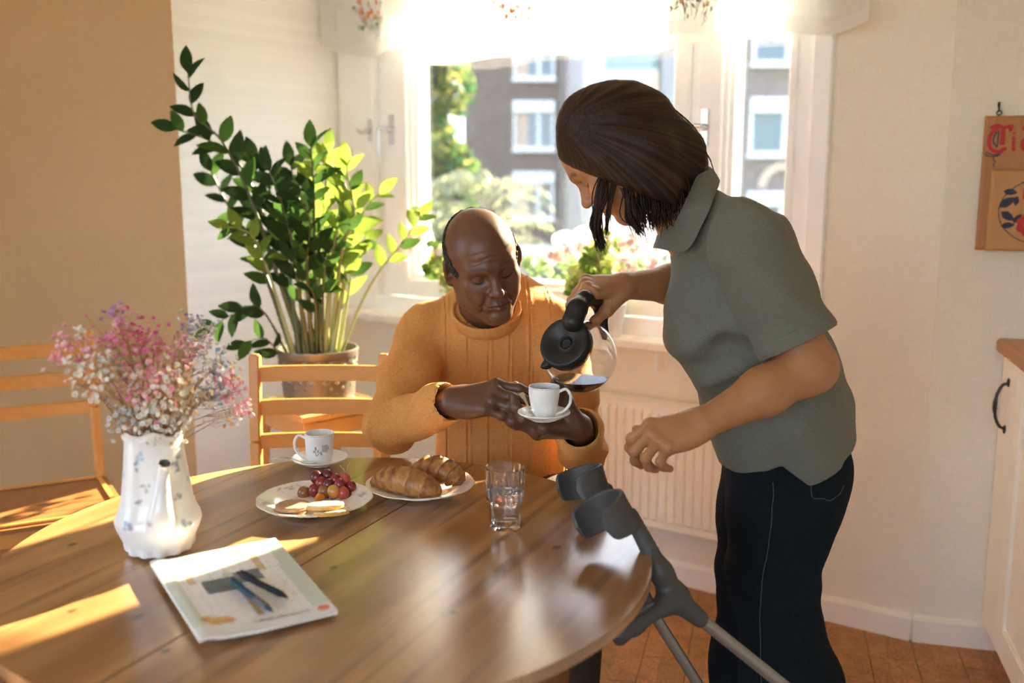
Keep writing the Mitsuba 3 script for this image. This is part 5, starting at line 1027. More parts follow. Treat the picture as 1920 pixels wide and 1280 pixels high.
# ------------------------------------------------------------------ people: heads and hands as implicit surfaces in their own frames
def near(p, c, r, f, margin=.03):
    """f evaluated only inside the sphere (c, r); a distance bound elsewhere"""
    d = np.linalg.norm(p - np.asarray(c), axis=1) - r; on = d < margin; out = d + .0; out[~on] = np.maximum(d[~on], margin * .9)
    if on.any(): out[on] = f(p[on])
    return out
def head_sdf(old):
    """x to the head's right, y forward, z up; origin between the ears"""
    w = 1.0 if old else .94
    def f(q):
        p = q.copy(); p[:, 0] = np.abs(q[:, 0])                      # symmetric
        d = ell(p, (0, -.014, .036), (.0745 * w, .093, .084))
        d = smin(d, ell(p, (0, .012, .030), (.066 * w, .074, .075)), .03)
        d = smin(d, ell(p, (0, .030, -.040), (.054 * w, .056, .076)), .035)
        d = smin(d, cone(p, (.058 * w, -.008, -.030), (.050 * w, .012, -.066), .016, .017), .03)   # jaw corner
        d = smin(d, cone(p, (.048 * w, .016, -.070), (.012, .066, -.098), .018, .018), .03)
        d = smin(d, ell(p, (0, .072, -.098), (.023, .018, .018)), .022)               # chin
        d = smin(d, ell(p, (.044 * w, .056, -.016), (.021, .020, .017)), .026)        # cheekbone
        d = smin(d, ell(p, (.032, .062, -.046), (.024, .022, .026)), .026)            # cheek
        d = smin(d, cone(p, (.010, .0815, .026), (.043, .066, .023), .0115, .0105), .018)   # brow
        d = smax(d, -ell(p, (.031, .094, .004), (.017, .016, .0115)), .016)           # socket
        eye = np.linalg.norm(p - np.array([.0305, .0685, .003]), axis=1) - .0132
        d = smin(d, eye, .004)
        lid = np.abs(np.linalg.norm(p - np.array([.0305, .0675, .0035]), axis=1) - .0140) - .0012
        d = smin(d, smax(lid, -(p[:, 2] - (-.0030)), .002), .002)                       # upper lid over most of the eye
        low = np.abs(np.linalg.norm(p - np.array([.0305, .0675, .0005]), axis=1) - .0140) - .0010
        d = smin(d, smax(low, (p[:, 2] - (-.0062)), .002), .003)
        if old: d = smin(d, cone(p, (.016, .082, -.012), (.044, .066, -.014), .0055, .0045), .008)  # bags under the eyes
        nb = .0085 if old else .0070
        d = smin(d, cone(p, (0, .082, .014), (0, .1035, -.020), nb, nb + .0022), .010)  # nose
        d = smin(d, ell(p, (0, .1065, -.0255), (.0125 if old else .0098, .0115, .0100)), .008)
        d = smin(d, ell(p, (.0145 if old else .0115, .0945, -.0285), (.0085, .0105, .0078)), .006)
        d = smax(d, -ell(p, (.0070, .1000, -.0355), (.0036, .0055, .0030)), .003)      # nostril
        d = smin(d, ell(p, (0, .078, -.062), (.027, .0165, .022)), .016)               # muzzle
        d = smax(d, -cone(p, (0, .0985, -.040), (0, .0985, -.050), .0022, .0026), .004) # philtrum
        up = cone(p, (.0035, .0955, -.0575), (.0225, .0855, -.0605), .0052, .0026); d = smin(d, up, .005)
        lo = cone(p, (0, .0955, -.0690), (.0205, .0865, -.0650), .0064, .0030); d = smin(d, lo, .005)
        d = smax(d, -cone(p, (0, .1010, -.0628), (.0250, .0865, -.0622), .0013, .0013), .0028)     # between the lips
        d = smax(d, -cone(p, (0, .0965, -.0800), (.016, .0895, -.0785), .0035, .0030), .010)
        if old:
            for a, b, k in (((.0190, .0950, -.0270), (.0320, .0830, -.0560), .0042), ((.0320, .0830, -.0560), (.0335, .0760, -.0760), .0028)):
                d += k * np.exp(-((cone(p, a, b, 0, 0)) / .0045)**2)                   # nasolabial fold
            front = np.clip((p[:, 1] - .03) / .03, 0, 1) * np.clip((.05 - p[:, 0]) / .015, 0, 1)
            for z in (.040, .050, .061): d += .0016 * np.exp(-((q[:, 2] - z - .004 * np.cos(p[:, 0] * 60) - .002 * np.sin(q[:, 0] * 90 + z * 300)) / .0018)**2) * front
            d += .0013 * np.exp(-((p[:, 0] - .0075) / .0016)**2) * np.exp(-((q[:, 2] - .026) / .008)**2) * front
        ear_c = np.array([.0785 * w, -.012, -.004]); Re = axis_rot((0, 0, 1), -.6) @ axis_rot((1, 0, 0), -.18)
        ear = smax(ell(p, ear_c, (.0095, .0205, .0335), Re), -ell(p, ear_c + np.array([.0085, .002, .002]), (.0075, .0125, .0210), Re), .004)
        ear = smin(ear, ell(p, ear_c + np.array([.001, .006, -.026]), (.0052, .0085, .0085)), .006)
        ear = smin(ear, cone(p, ear_c + np.array([-.001, .014, -.004]), ear_c + np.array([.0025, .012, -.008]), .005, .004), .004)
        d = smin(d, ear, .007)
        return d
    return f
def head_color(base, lip, old):
    base, lip = np.array(base), np.array(lip)
    def g(q):
        p = np.abs(q[:, :1]) * 0 + q; x = np.abs(q[:, 0]); y, z = q[:, 1], q[:, 2]; c = np.tile(base, (len(q), 1)); fr = np.clip((y - .05) / .02, 0, 1)
        nz = meshkit.fbm(q * 55 + 3, 3, 2); c = c * (.82 + .36 * nz)[:, None]
        m = np.clip(1.4 - np.hypot(x / .0235, (z + .0635 - .003 * np.clip(x / .02, 0, 1)) / .0105), 0, 1) * fr; c = mixc(c, lip, np.clip(m * 1.6, 0, 1) * .75)
        m = np.exp(-((z + .0625) / .0013)**2) * (x < .025) * fr; c = mixc(c, lip * .25, m * .9)
        brow = np.exp(-((z - .0295 - .004 * np.sin(np.clip((x - .012) / .034, 0, 1) * np.pi)) / .0042)**2) * np.clip((x - .009) / .004, 0, 1) * np.clip((.050 - x) / .006, 0, 1) * fr
        c = mixc(c, np.array([.03, .025, .022]) if not old else np.array([.055, .045, .04]), brow * .8 * (.6 + .6 * meshkit.noise(q * np.array([900, 300, 500]))))
        e = np.hypot((x - .0305) / .0125, (z + .0052 + .0035 * ((x - .0305) / .0125)**2 * -1) / .0021); c = mixc(c, np.array([.012, .009, .008]), np.clip(1.7 - e, 0, 1) * fr * (y > .066))
        c = mixc(c, base * .62, np.exp(-(((x - .0305) / .017)**2 + ((z - .008) / .006)**2)) * fr * .75)
        if old:
            dd = np.minimum(cone(np.stack([x, y, z], 1), (.0190, .0950, -.0270), (.0320, .0830, -.0560), 0, 0), cone(np.stack([x, y, z], 1), (.0320, .0830, -.0560), (.0335, .0760, -.0760), 0, 0)); c = mixc(c, base * .4, np.exp(-(dd / .0028)**2) * .6)
            st = np.clip((-.040 - z) / .02, 0, 1) * np.clip((y - .0) / .03, 0, 1); c = mixc(c, np.array([.10, .075, .06]), st * .28 * (meshkit.noise(q * 700) > .55))
        else:
            c = mixc(c, np.array([.62, .22, .15]), np.exp(-(((x - .042) / .02)**2 + ((z + .03) / .02)**2)) * fr * .35)
        return np.clip(c, 0, 1)
    return g
FING = [(.0300, .0930, (.0440, .0260, .0200), .0096), (.0100, .0975, (.0480, .0300, .0210), .0098), (-.0100, .0920, (.0440, .0280, .0205), .0093), (-.0290, .0810, (.0345, .0210, .0185), .0083)]
def hand_chains(curl, spread, thumb, flip):
    """joints of fingers and thumb; curl: 4 x 3 degrees, spread: 4 degrees, thumb: (out, down, bend, bend, twist)"""
    out = []
    for (x, y, L, r), c, s in zip(FING, curl, spread):
        P = [np.array([x, y, .001])]; a = 0.0; d0 = np.array([math.sin(math.radians(s)), math.cos(math.radians(s)), 0])
        for l, k in zip(L, c):
            a += math.radians(k); P.append(P[-1] + l * (d0 * math.cos(a) + np.array([0, 0, -1]) * math.sin(a)))
        out.append((P, [r * 1.04, r, r * .92, r * .80]))
    o, dn, b1, b2 = thumb[:4]; P = [np.array([.022, .020, -.008])]; az, el = math.radians(o), math.radians(dn)
    d = np.array([math.sin(az) * math.cos(el), math.cos(az) * math.cos(el), -math.sin(el)]); P.append(P[0] + .046 * d)
    ax = unit(np.cross(d, np.array([thumb[4] if len(thumb) > 4 else .3, 0, 1.0])))
    for l, b in ((.035, b1), (.027, b2)): d = axis_rot(ax, -math.radians(b)) @ d if False else axis_rot(ax, math.radians(b)) @ d; P.append(P[-1] + l * d)
    out.append((P, [.0155, .0115, .0105, .0088]))
    return [([A(-q[0] if flip else q[0], q[1], q[2]) for q in P], r) for P, r in out]
def hand_sdf(curl, spread, thumb, flip, k=1.0, bones=.0016):
    ch = hand_chains(curl, spread, thumb, flip); sx = -1 if flip else 1
    wr = A(0, -.004, 0)
    def f(p):
        palm = None
        for (P, r), x in zip(ch[:4], (.011, .004, -.004, -.011)):
            e = cone(p, A(sx * x, .008, 0), P[0] + A(0, -.004, -.002), .0165, .0122); palm = e if palm is None else smin(palm, e, .018)
        palm = smin(palm, ell(p, A(sx * -.020, .040, -.008), (.017, .034, .014)), .016)
        palm = smin(palm, cone(p, A(sx * .012, .012, -.004), ch[4][0][1], .018, .0135), .018)
        palm = smin(palm, chain(p, *ch[4], k=.008), .010)
        d = None
        for P, r in ch[:4]:
            e = smin(palm, chain(p, P, r, k=.004), .0085)
            for j in (1, 2): e = smin(e, np.linalg.norm(p - P[j] - A(0, 0, .0010), axis=1) - r[j] * .985, .005)
            d = e if d is None else np.minimum(d, e)
        for (P, r) in ch[:4]: d = smin(d, np.linalg.norm(p - P[0] - A(0, 0, .0035), axis=1) - r[0] * .90, .010)     # knuckles
        return d
    return f, ch
def frame(y, z):
    y = unit(y); x = unit(np.cross(y, z)); return np.stack([x, y, np.cross(x, y)], 1)
def local(f, R, t, s=1.0): return lambda p: f((p - t) @ R / s) * s
def knit(k1, k2):
    def fn(p, n, uv): return noise(p.x * k1, p.y * k1, p.z * k2)
    return fn
mat('skin_brown', VCOL, .40, .5)
mat('skin_light', VCOL, .45, .4)


# ------------------------------------------------------------------ the seated man
man = thing('person', 'man in a mustard orange ribbed sweater seated at the table holding a cup and saucer', 'person')
mhC = A(*(-0.0646,2.19,1.1496)); myaw, mpit, mroll = math.radians(19), math.radians(19), math.radians(14)
mf = A(math.sin(myaw) * math.cos(mpit), -math.cos(myaw) * math.cos(mpit), -math.sin(mpit)); mr = unit(np.cross(mf, A(0, 0, 1))); mu = np.cross(mr, mf)
RQ = axis_rot(mf, mroll); MHR = np.stack([RQ @ mr, mf, RQ @ mu], 1); MHS = .99
RS, LS, NB = A(*(-0.2031,2.34,0.9771)), A(*(0.1027,2.31,0.9869)), A(*(-0.056,2.3,1.0187))
RE, RW = A(*(-0.2689,2.12,0.7967)), A(*(-0.1236,1.975,0.8881)); LE, LW = A(*(0.1601,2.19,0.726)), A(*(0.139,1.985,0.8319))
mrh_R = frame(A(*(-0.0106,1.925,0.9106)) - RW, A(-.10, -.62, .75)); mlh_R = frame(A(-.80, -.34, .02), A(-.10, -.50, -.86))
mrh, mrc = hand_sdf([(30, 12, 8), (30, 14, 8), (34, 18, 10), (38, 22, 12)], (4, 1, -2, -4), (28, 38, 12, 18, .4), True)
mlh, mlc = hand_sdf([(28, 34, 22), (26, 36, 22), (30, 36, 24), (34, 38, 24)], (6, 2, -2, -6), (44, 48, 8, 18, .3), False)
def man_body(p):
    d = chain(p, [A(-.02, 2.42, .56), A(-.02, 2.42, .78), A(-.025, 2.40, .93), NB + A(0, .03, -.03)], [.085, .08, .07, .050], .03)
    d = smin(d, cone(p, NB + A(-.005, .015, -.03), mhC + MHR @ A(0, -.025, -.045) * MHS, .058, .054), .03)
    d = smin(d, chain(p, [NB + A(0, .04, -.06), RS, RE, RW], [.05, .045, .038, .0265], .03), .03)
    d = smin(d, chain(p, [NB + A(0, .04, -.06), LS, LE, LW], [.05, .045, .038, .0265], .03), .03)
    d = smin(d, near(p, mhC, .16, local(head_sdf(True), MHR, mhC, MHS)), .018)
    d = smin(d, near(p, RW + mrh_R[:, 1] * .08, .15, local(mrh, mrh_R, RW, 1.04)), .012)
    return smin(d, near(p, LW + mlh_R[:, 1] * .08, .15, local(mlh, mlh_R, LW, 1.04)), .012)
m = mesh_sdf(man_body, (-.38, 1.74, .45), (.24, 2.56, 1.36), .0024); v = np.array(m.vertices)
q = (v - mhC) @ MHR / MHS; col = head_color((.130, .056, .029), (.115, .043, .033), True)(q); hm = np.linalg.norm(v - mhC, axis=1) < .15
nz = meshkit.fbm(v * 60, 3, 4); col = np.where(hm[:, None], col, A(.100, .043, .023) * (.8 + .4 * nz)[:, None])
put('body', m, 'skin_brown', True, man, color=col)
def man_hair(q):
    s = smin(ell(q, (0, -.014, .036), (.0745, .093, .084)), ell(q, (0, .012, .030), (.066, .074, .075)), .03) - .0040
    s += .0022 * (meshkit.noise(q * 420) - .5) + .002 * (meshkit.noise(q * 120, 3) - .5)
    d = smax(s, .62 * q[:, 1] + .78 * q[:, 2] - .040 - .022 * (meshkit.noise(q * 160, 5) - .5), .006)
    d = smax(d, q[:, 1] - .046 + .25 * np.clip(.0 - q[:, 2], 0, 1), .004)
    d = smax(d, -.048 - q[:, 2], .004)
    return smax(d, -(ell(q, (0, -.014, .036), (.0735, .092, .083))), .001)
m = mesh_sdf(man_hair, (-.095, -.125, -.07), (.095, .08, .14), .0024); put('hair', xf(m, MHR, mhC, MHS), 'hair_grey', True, man)
def greyhair(p, n, uv): return mix(mi.Color3f(.012, .011, .010), mi.Color3f(.10, .095, .09), smoothstep(.5, .9, noise(p.x * 500, p.y * 500, p.z * 500)))
mat('hair_grey', proc(greyhair), .75, .25)
# sweater
def man_torso(p):
    t = ell(p, (-.028, 2.375, .915), (.178, .118, .20)); t = smin(t, ell(p, (-.022, 2.385, .68), (.165, .128, .24)), .08)
    t = smin(t, chain(p, [RS + A(.02, 0, -.01), NB + A(-.03, .015, -.035), NB + A(.03, .015, -.035), LS + A(-.02, 0, -.01)], [.064, .058, .058, .064], .04), .06)
    return t
def man_sweater(p):
    t = man_torso(p); fold = lambda c, d, w, ph: np.sin((p - c) @ d / w + ph + 2.2 * meshkit.noise(p * 18 + ph))
    ra = chain(p, [RS, RS * .45 + RE * .55, RE], [.066, .060, .054], .03); ra = smin(ra, cone(p, RE, RW + (RE - RW) * .10, .054, .047), .02)
    la = chain(p, [LS, LS * .45 + LE * .55, LE], [.066, .059, .054], .03); la = smin(la, cone(p, LE, LW + (LE - LW) * .14, .053, .047), .02)
    du, dl = unit(RE - RS), unit(LE - LS)
    kr = np.exp(-(np.linalg.norm(p - RE, axis=1) / .11)**2); kl = np.exp(-(np.linalg.norm(p - LE, axis=1) / .12)**2)
    ra += .0035 * kr * fold(RE, unit(du + unit(RW - RE)), .0075, 0) + .0022 * fold(RS, unit(A(.7, .1, .7)), .013, 1) + .002 * fold(RE, unit(RW - RE), .012, 2)
    la += .0042 * kl * fold(LE, unit(A(.2, .1, 1)), .0075, 1.5) + .0020 * fold(LS, dl, .013, 3)
    u = (p[:, 0] + .006 + .10 * (p[:, 1] - 2.26)) / .048; u = u - np.round(u)
    rib = .0030 * np.exp(-((np.abs(u) * .048 - .0045) / .0020)**2) - .0022 * np.exp(-((u * .048) / .0022)**2)
    t = t - rib * np.clip((2.42 - p[:, 1]) / .05, 0, 1) + .0030 * np.sin(p[:, 2] * 42 + 3 * meshkit.noise(p * 9)) * np.clip((.86 - p[:, 2]) / .1, 0, 1) * .6
    d = smin(t, smin(ra, la, .02), .022)
    for a, b, w, k in (((-0.2081,2.25,0.9518), (-0.1879,2.22,0.8208), .010, .007), ((-0.244,2.07,0.8857), (-0.1899,2.03,0.8489), .008, .005), ((-0.2536,2.05,0.8556), (-0.2071,2.03,0.8202), .007, .005), ((0.1025,2.22,0.9693), (0.0965,2.2,0.8503), .010, .006), ((-0.1956,2.25,0.9642), (-0.1322,2.22,1.0181), .010, .004)):
        d = d + k * np.exp(-(cone(p * A(1, .35, 1), A(*a) * A(1, .35, 1), A(*b) * A(1, .35, 1), 0, 0) / w)**2)
    d = smax(d, -cone(p, NB + A(.0, -.016, .028), NB + A(-.004, -.035, .14), .065, .092), .008)
    d = smax(d, -cone(p, RW + (RE - RW) * .22, RW - (RE - RW) * .15, .037, .040), .004)
    d = smax(d, -cone(p, LW + (LE - LW) * .30, LW - (LE - LW) * .15, .037, .040), .004)
    d = smax(d, (RW - p) @ unit(RE - RW) + .024, .006) if False else d
    return smax(d, .47 - p[:, 2], .01)
m = mesh_sdf(man_sweater, (-.40, 1.88, .44), (.27, 2.60, 1.14), .0036); put('sweater', m, 'knit_orange', True, man)
def knit_col(p, n, uv):
    g = .5 * noise(p.x * 700, p.y * 700, p.z * 260) + .5 * noise(p.x * 240, p.y * 240, p.z * 240); return mi.Color3f(.58, .265, .078) * (.80 + .36 * g)
mat('knit_orange', proc(knit_col), .85, .2, proc(knit(800, 420)), .0006, sheen=.5, sheen_tint=.6)
# crew collar, ribbed
def collar_ring(c, R, rx, ry, h, th, nrib, n=240):
    V = []; prof = [(-th, -h), (th * .6, -h * .9), (th, -h * .2), (th * .8, h * .7), (0, h), (-th * .8, h * .7), (-th, 0)]; k = len(prof)
    for i in range(n):
        a = 2 * np.pi * i / n; dip = -.010 * (1 + math.cos(a - 1.5 * np.pi)) / 2; w = .0007 * math.cos(a * nrib)
        for r, z in prof: V.append(((rx + r + w * (r > -th * .5)) * math.cos(a), (ry + r + w * (r > -th * .5)) * math.sin(a), z + dip))
    q = [[i * k + j, ((i + 1) % n) * k + j, ((i + 1) % n) * k + (j + 1) % k, i * k + (j + 1) % k] for i in range(n) for j in range(k)]
    return xf((np.array(V), np.array(q)), R, c)
cR = axis_rot((1, 0, 0), math.radians(33)) @ axis_rot((0, 1, 0), math.radians(-3))
put('collar', collar_ring(NB + A(-.002, -.030, .014), cR, .0775, .070, .0165, .0052, 88), 'knit_orange', True, man)
# trousers, shoes (under the table)
mat('cloth_brown', (.045, .03, .02), .85, .2); mat('leather_dark', (.02, .015, .012), .5, .4)
def man_legs(p):
    d = None
    for s, kx, ax in ((-1, -.14, -.15), (1, .13, .13)):
        e = chain(p, [A(-.02 + s * .085, 2.44, .545), A(kx, 2.02, .535), A(ax, 2.04, .09)], [.098, .076, .056], .04); d = e if d is None else smin(d, e, .04)
    return smax(d, .085 - p[:, 2], .01)
put('trousers', mesh_sdf(man_legs, (-.32, 1.85, .05), (.30, 2.60, .68), .008), 'cloth_brown', True, man)
for ax in (-.15, .13):
    sh = mesh_sdf(lambda p: smax(smin(smin(cone(p, A(ax, 2.05, .05), A(ax, 1.93, .035), .045, .038), cone(p, A(ax, 2.06, .05), A(ax, 2.06, .11), .042, .044), .02), cone(p, A(ax, 1.93, .03), A(ax, 1.88, .028), .042, .034), .02), -p[:, 2], .004), (ax - .08, 1.8, -.01), (ax + .08, 2.14, .18), .006)
    put('shoe', sh, 'leather_dark', True, man)


# ------------------------------------------------------------------ the woman pouring
wom = thing('person', 'woman with a dark brown bob in a grey green polo shirt bending to pour coffee', 'person')
whC = A(*(0.1961,1.94,1.3811)); wf = unit(A(-.665, .06, -.745)); wr_ = unit(np.cross(wf, A(0, 0, 1))); wu = np.cross(wr_, wf); WHR = np.stack([wr_, wf, wu], 1); WHS = .97
wNB = A(*(0.3444,1.96,1.2521)); wLS, wRS = A(*(0.4211,1.8,1.2267)), A(*(0.408,2.13,1.1813))
wLE, wLW = A(*(0.5324,1.745,1.0044)), A(*(0.3362,1.685,0.9179)); wRE, wRW = A(*(0.4378,2.17,1.1082)), A(*(0.2282,2,1.1207))
wlh_R = frame(A(-.93, -.12, -.26), A(-.20, -.60, .77)); wrh_R = frame(A(*(0.1316,1.955,1.1237)) - wRW, A(-.12, -.42, .88))
wlh, _ = hand_sdf([(38, 40, 25), (46, 44, 28), (54, 46, 28), (62, 44, 26)], (5, 1, -3, -8), (22, 34, 16, 14, .3), False)
wrh, _ = hand_sdf([(34, 48, 30), (52, 62, 40), (60, 66, 40), (64, 66, 40)], (5, 1, -2, -5), (20, 40, 10, 14, .2), True)
PEL, WST, CHS = A(*(0.5561,1.96,0.7825)), A(*(0.515,1.96,0.9268)), A(*(0.4505,1.965,1.0991))
def woman_body(p):
    d = chain(p, [PEL, WST, CHS, wNB], [.09, .085, .085, .05], .03)
    d = smin(d, chain(p, [wNB + A(.02, 0, -.02), wNB, whC + WHR @ A(0, -.035, -.045) * WHS], [.056, .052, .050], .03), .03)
    d = smin(d, chain(p, [wNB + A(.05, -.02, -.06), wLS, wLS * .5 + wLE * .5, wLE, wLE * .55 + wLW * .45, wLW], [.05, .052, .049, .045, .0405, .0265], .025), .03)
    d = smin(d, chain(p, [wNB + A(.05, .02, -.06), wRS, wRE, wRE * .5 + wRW * .5, wRW], [.05, .05, .044, .0385, .0265], .025), .03)
    d = smin(d, near(p, whC, .16, local(head_sdf(False), WHR, whC, WHS)), .015)
    d = smin(d, near(p, wLW + wlh_R[:, 1] * .07, .15, local(wlh, wlh_R, wLW, .98)), .012)
    return smin(d, near(p, wRW + wrh_R[:, 1] * .07, .15, local(wrh, wrh_R, wRW, .96)), .012)
m = mesh_sdf(woman_body, (.05, 1.52, .72), (.70, 2.28, 1.56), .0028); v = np.array(m.vertices)
q = (v - whC) @ WHR / WHS; col = head_color((.42, .195, .095), (.36, .11, .07), False)(q); hm = (np.linalg.norm(v - whC, axis=1) < .15) & (q[:, 2] > -.125)
nz = meshkit.fbm(v * 40, 3, 4); col = np.where(hm[:, None], col, A(.37, .165, .070) * (.88 + .24 * nz)[:, None]); put('body', m, 'skin_light', True, wom, color=col)
# hair: a chin-length bob that falls forward
HX = lambda *P: [A(*q) for q in P]
HP0 = A(*(0.1056,1.9,1.4303))
def hair_phi(p): return np.arctan2(p[:, 2] - HP0[2], p[:, 0] - HP0[0] + .02 + .0 * p[:, 1]) + .9 * np.clip(np.hypot(p[:, 0] - HP0[0], p[:, 2] - HP0[2]), 0, .4)
def woman_hair(p):
    q = (p - whC) @ WHR / WHS; phi = hair_phi(p)
    d = ell(q, (0, -.018, .038), (.088, .106, .093)) * WHS
    for pts, r in ((HX((0.1917,1.88,1.4516), (0.2435,1.865,1.3789), (0.2593,1.87,1.3206), (0.257,1.875,1.2792), (0.2623,1.88,1.2532)), [.045, .055, .046, .034, .012]), (HX((0.2647,1.93,1.4454), (0.3189,1.93,1.3859), (0.333,1.94,1.3448), (0.3198,1.945,1.297)), [.040, .042, .038, .020]), (HX((0.1336,1.89,1.4425), (0.1772,1.87,1.379), (0.2072,1.865,1.3256), (0.2229,1.865,1.2815), (0.2291,1.87,1.2517)), [.036, .036, .028, .020, .008]),
                   (HX((0.2197,2,1.4581), (0.2712,2.02,1.3813), (0.2839,2.02,1.2971)), [.045, .055, .030]), (HX((0.2603,1.93,1.3297), (0.287,1.93,1.2842)), [.05, .022])):
        d = smin(d, chain(p, pts, r, .03), .06)
    w = np.clip((q[:, 2] + .12) / .1, 0, 1)
    d = d + .0050 * (meshkit.noise(np.stack([phi * 9, p[:, 0] * 4 + 2, q[:, 0] * 6], 1)) - .5) * w + .0034 * (meshkit.noise(np.stack([phi * 26, q[:, 0] * 10, p[:, 2] * 3], 1), 3) - .5) + .0018 * (meshkit.noise(np.stack([phi * 65, q[:, 0] * 14, p[:, 2] * 5], 1), 7) - .5)
    d = smax(d, .926 * q[:, 1] - .377 * q[:, 2] - .0535, .010)
    part = np.exp(-(np.abs(q[:, 0] + .012) / .0035)**2) * np.clip((q[:, 2] - .06) / .03, 0, 1) * np.clip((q[:, 1] + .01) / .03, 0, 1)
    return d + .004 * part
m = mesh_sdf(woman_hair, (.02, 1.74, 1.17), (.46, 2.16, 1.56), .0036)
rng = np.random.default_rng(4); S = [m]
def strand(pts, r0, n=10, jit=.0): 
    pts = [A(*q) + rng.normal(0, jit, 3) for q in pts]; path = bez(pts, n); u = np.linspace(0, 1, len(path)); return tube(path, r0 * np.sqrt(np.clip(1.02 - u**2.2, 0, 1)) + .0002, 5)
for k in range(110): S.append(strand([(0.1782,1.858,1.3692), (0.1633,1.845,1.3065), (0.1529,1.84,1.2533), (0.1653,1.84,1.2102)], rng.uniform(.0008, .0017), 6, jit=.0050))
for k in range(14): S.append(strand([(0.1878,1.85,1.3354), (0.1775,1.845,1.2774), (0.1747,1.85,1.2331)], rng.uniform(.0006, .0012), 6, jit=.003))
for k in range(90): S.append(strand([(0.2159,1.855,1.3257), (0.2229,1.855,1.2721), (0.2361,1.86,1.2384)], rng.uniform(.0008, .0016), 6, jit=.006))
for k in range(260):
    x = rng.uniform(1185, 1275); y0 = rng.uniform(372, 404) - max(0, x - 1235) * .7; c = whC + A((x - 1152) * .00098, -.075 + rng.uniform(0, .05), -(y0 - 289) * .00100)
    S.append(strand([c + A(-.012, -.004, .07), c, c + A(.004, .0, -.022 - rng.uniform(0, .018))], rng.uniform(.0007, .0015), 5, jit=.005))
for k in range(40):
    a = rng.uniform(0, 1); c = A(*(0.3033,1.92,1.4538)) * (1 - a) + A(*(0.3584,1.93,1.3579)) * a + rng.normal(0, .008, 3)
    S.append(strand([c + A(-.04, 0, .035), c, c + A(.018, rng.normal(0, .01), -.035 - .02 * rng.random())], rng.uniform(.0008, .0022), jit=.006))
hair = cat(S); hv = np.array(hair.vertices); q = (hv - whC) @ WHR; phi = hair_phi(hv)
st = .6 * meshkit.noise(np.stack([phi * 45, q[:, 0] * 8, hv[:, 2] * 6], 1), 2) + .4 * meshkit.noise(np.stack([phi * 120, q[:, 0] * 12, hv[:, 2] * 9], 1), 9)
put('hair', hair, 'hair_brown', True, wom, color=mixc(np.tile(A(.010, .0045, .0025), (len(hv), 1)), A(.055, .024, .010), np.clip((st - .3) * 1.8, 0, 1)))
mat('hair_brown', VCOL, .58, .28)
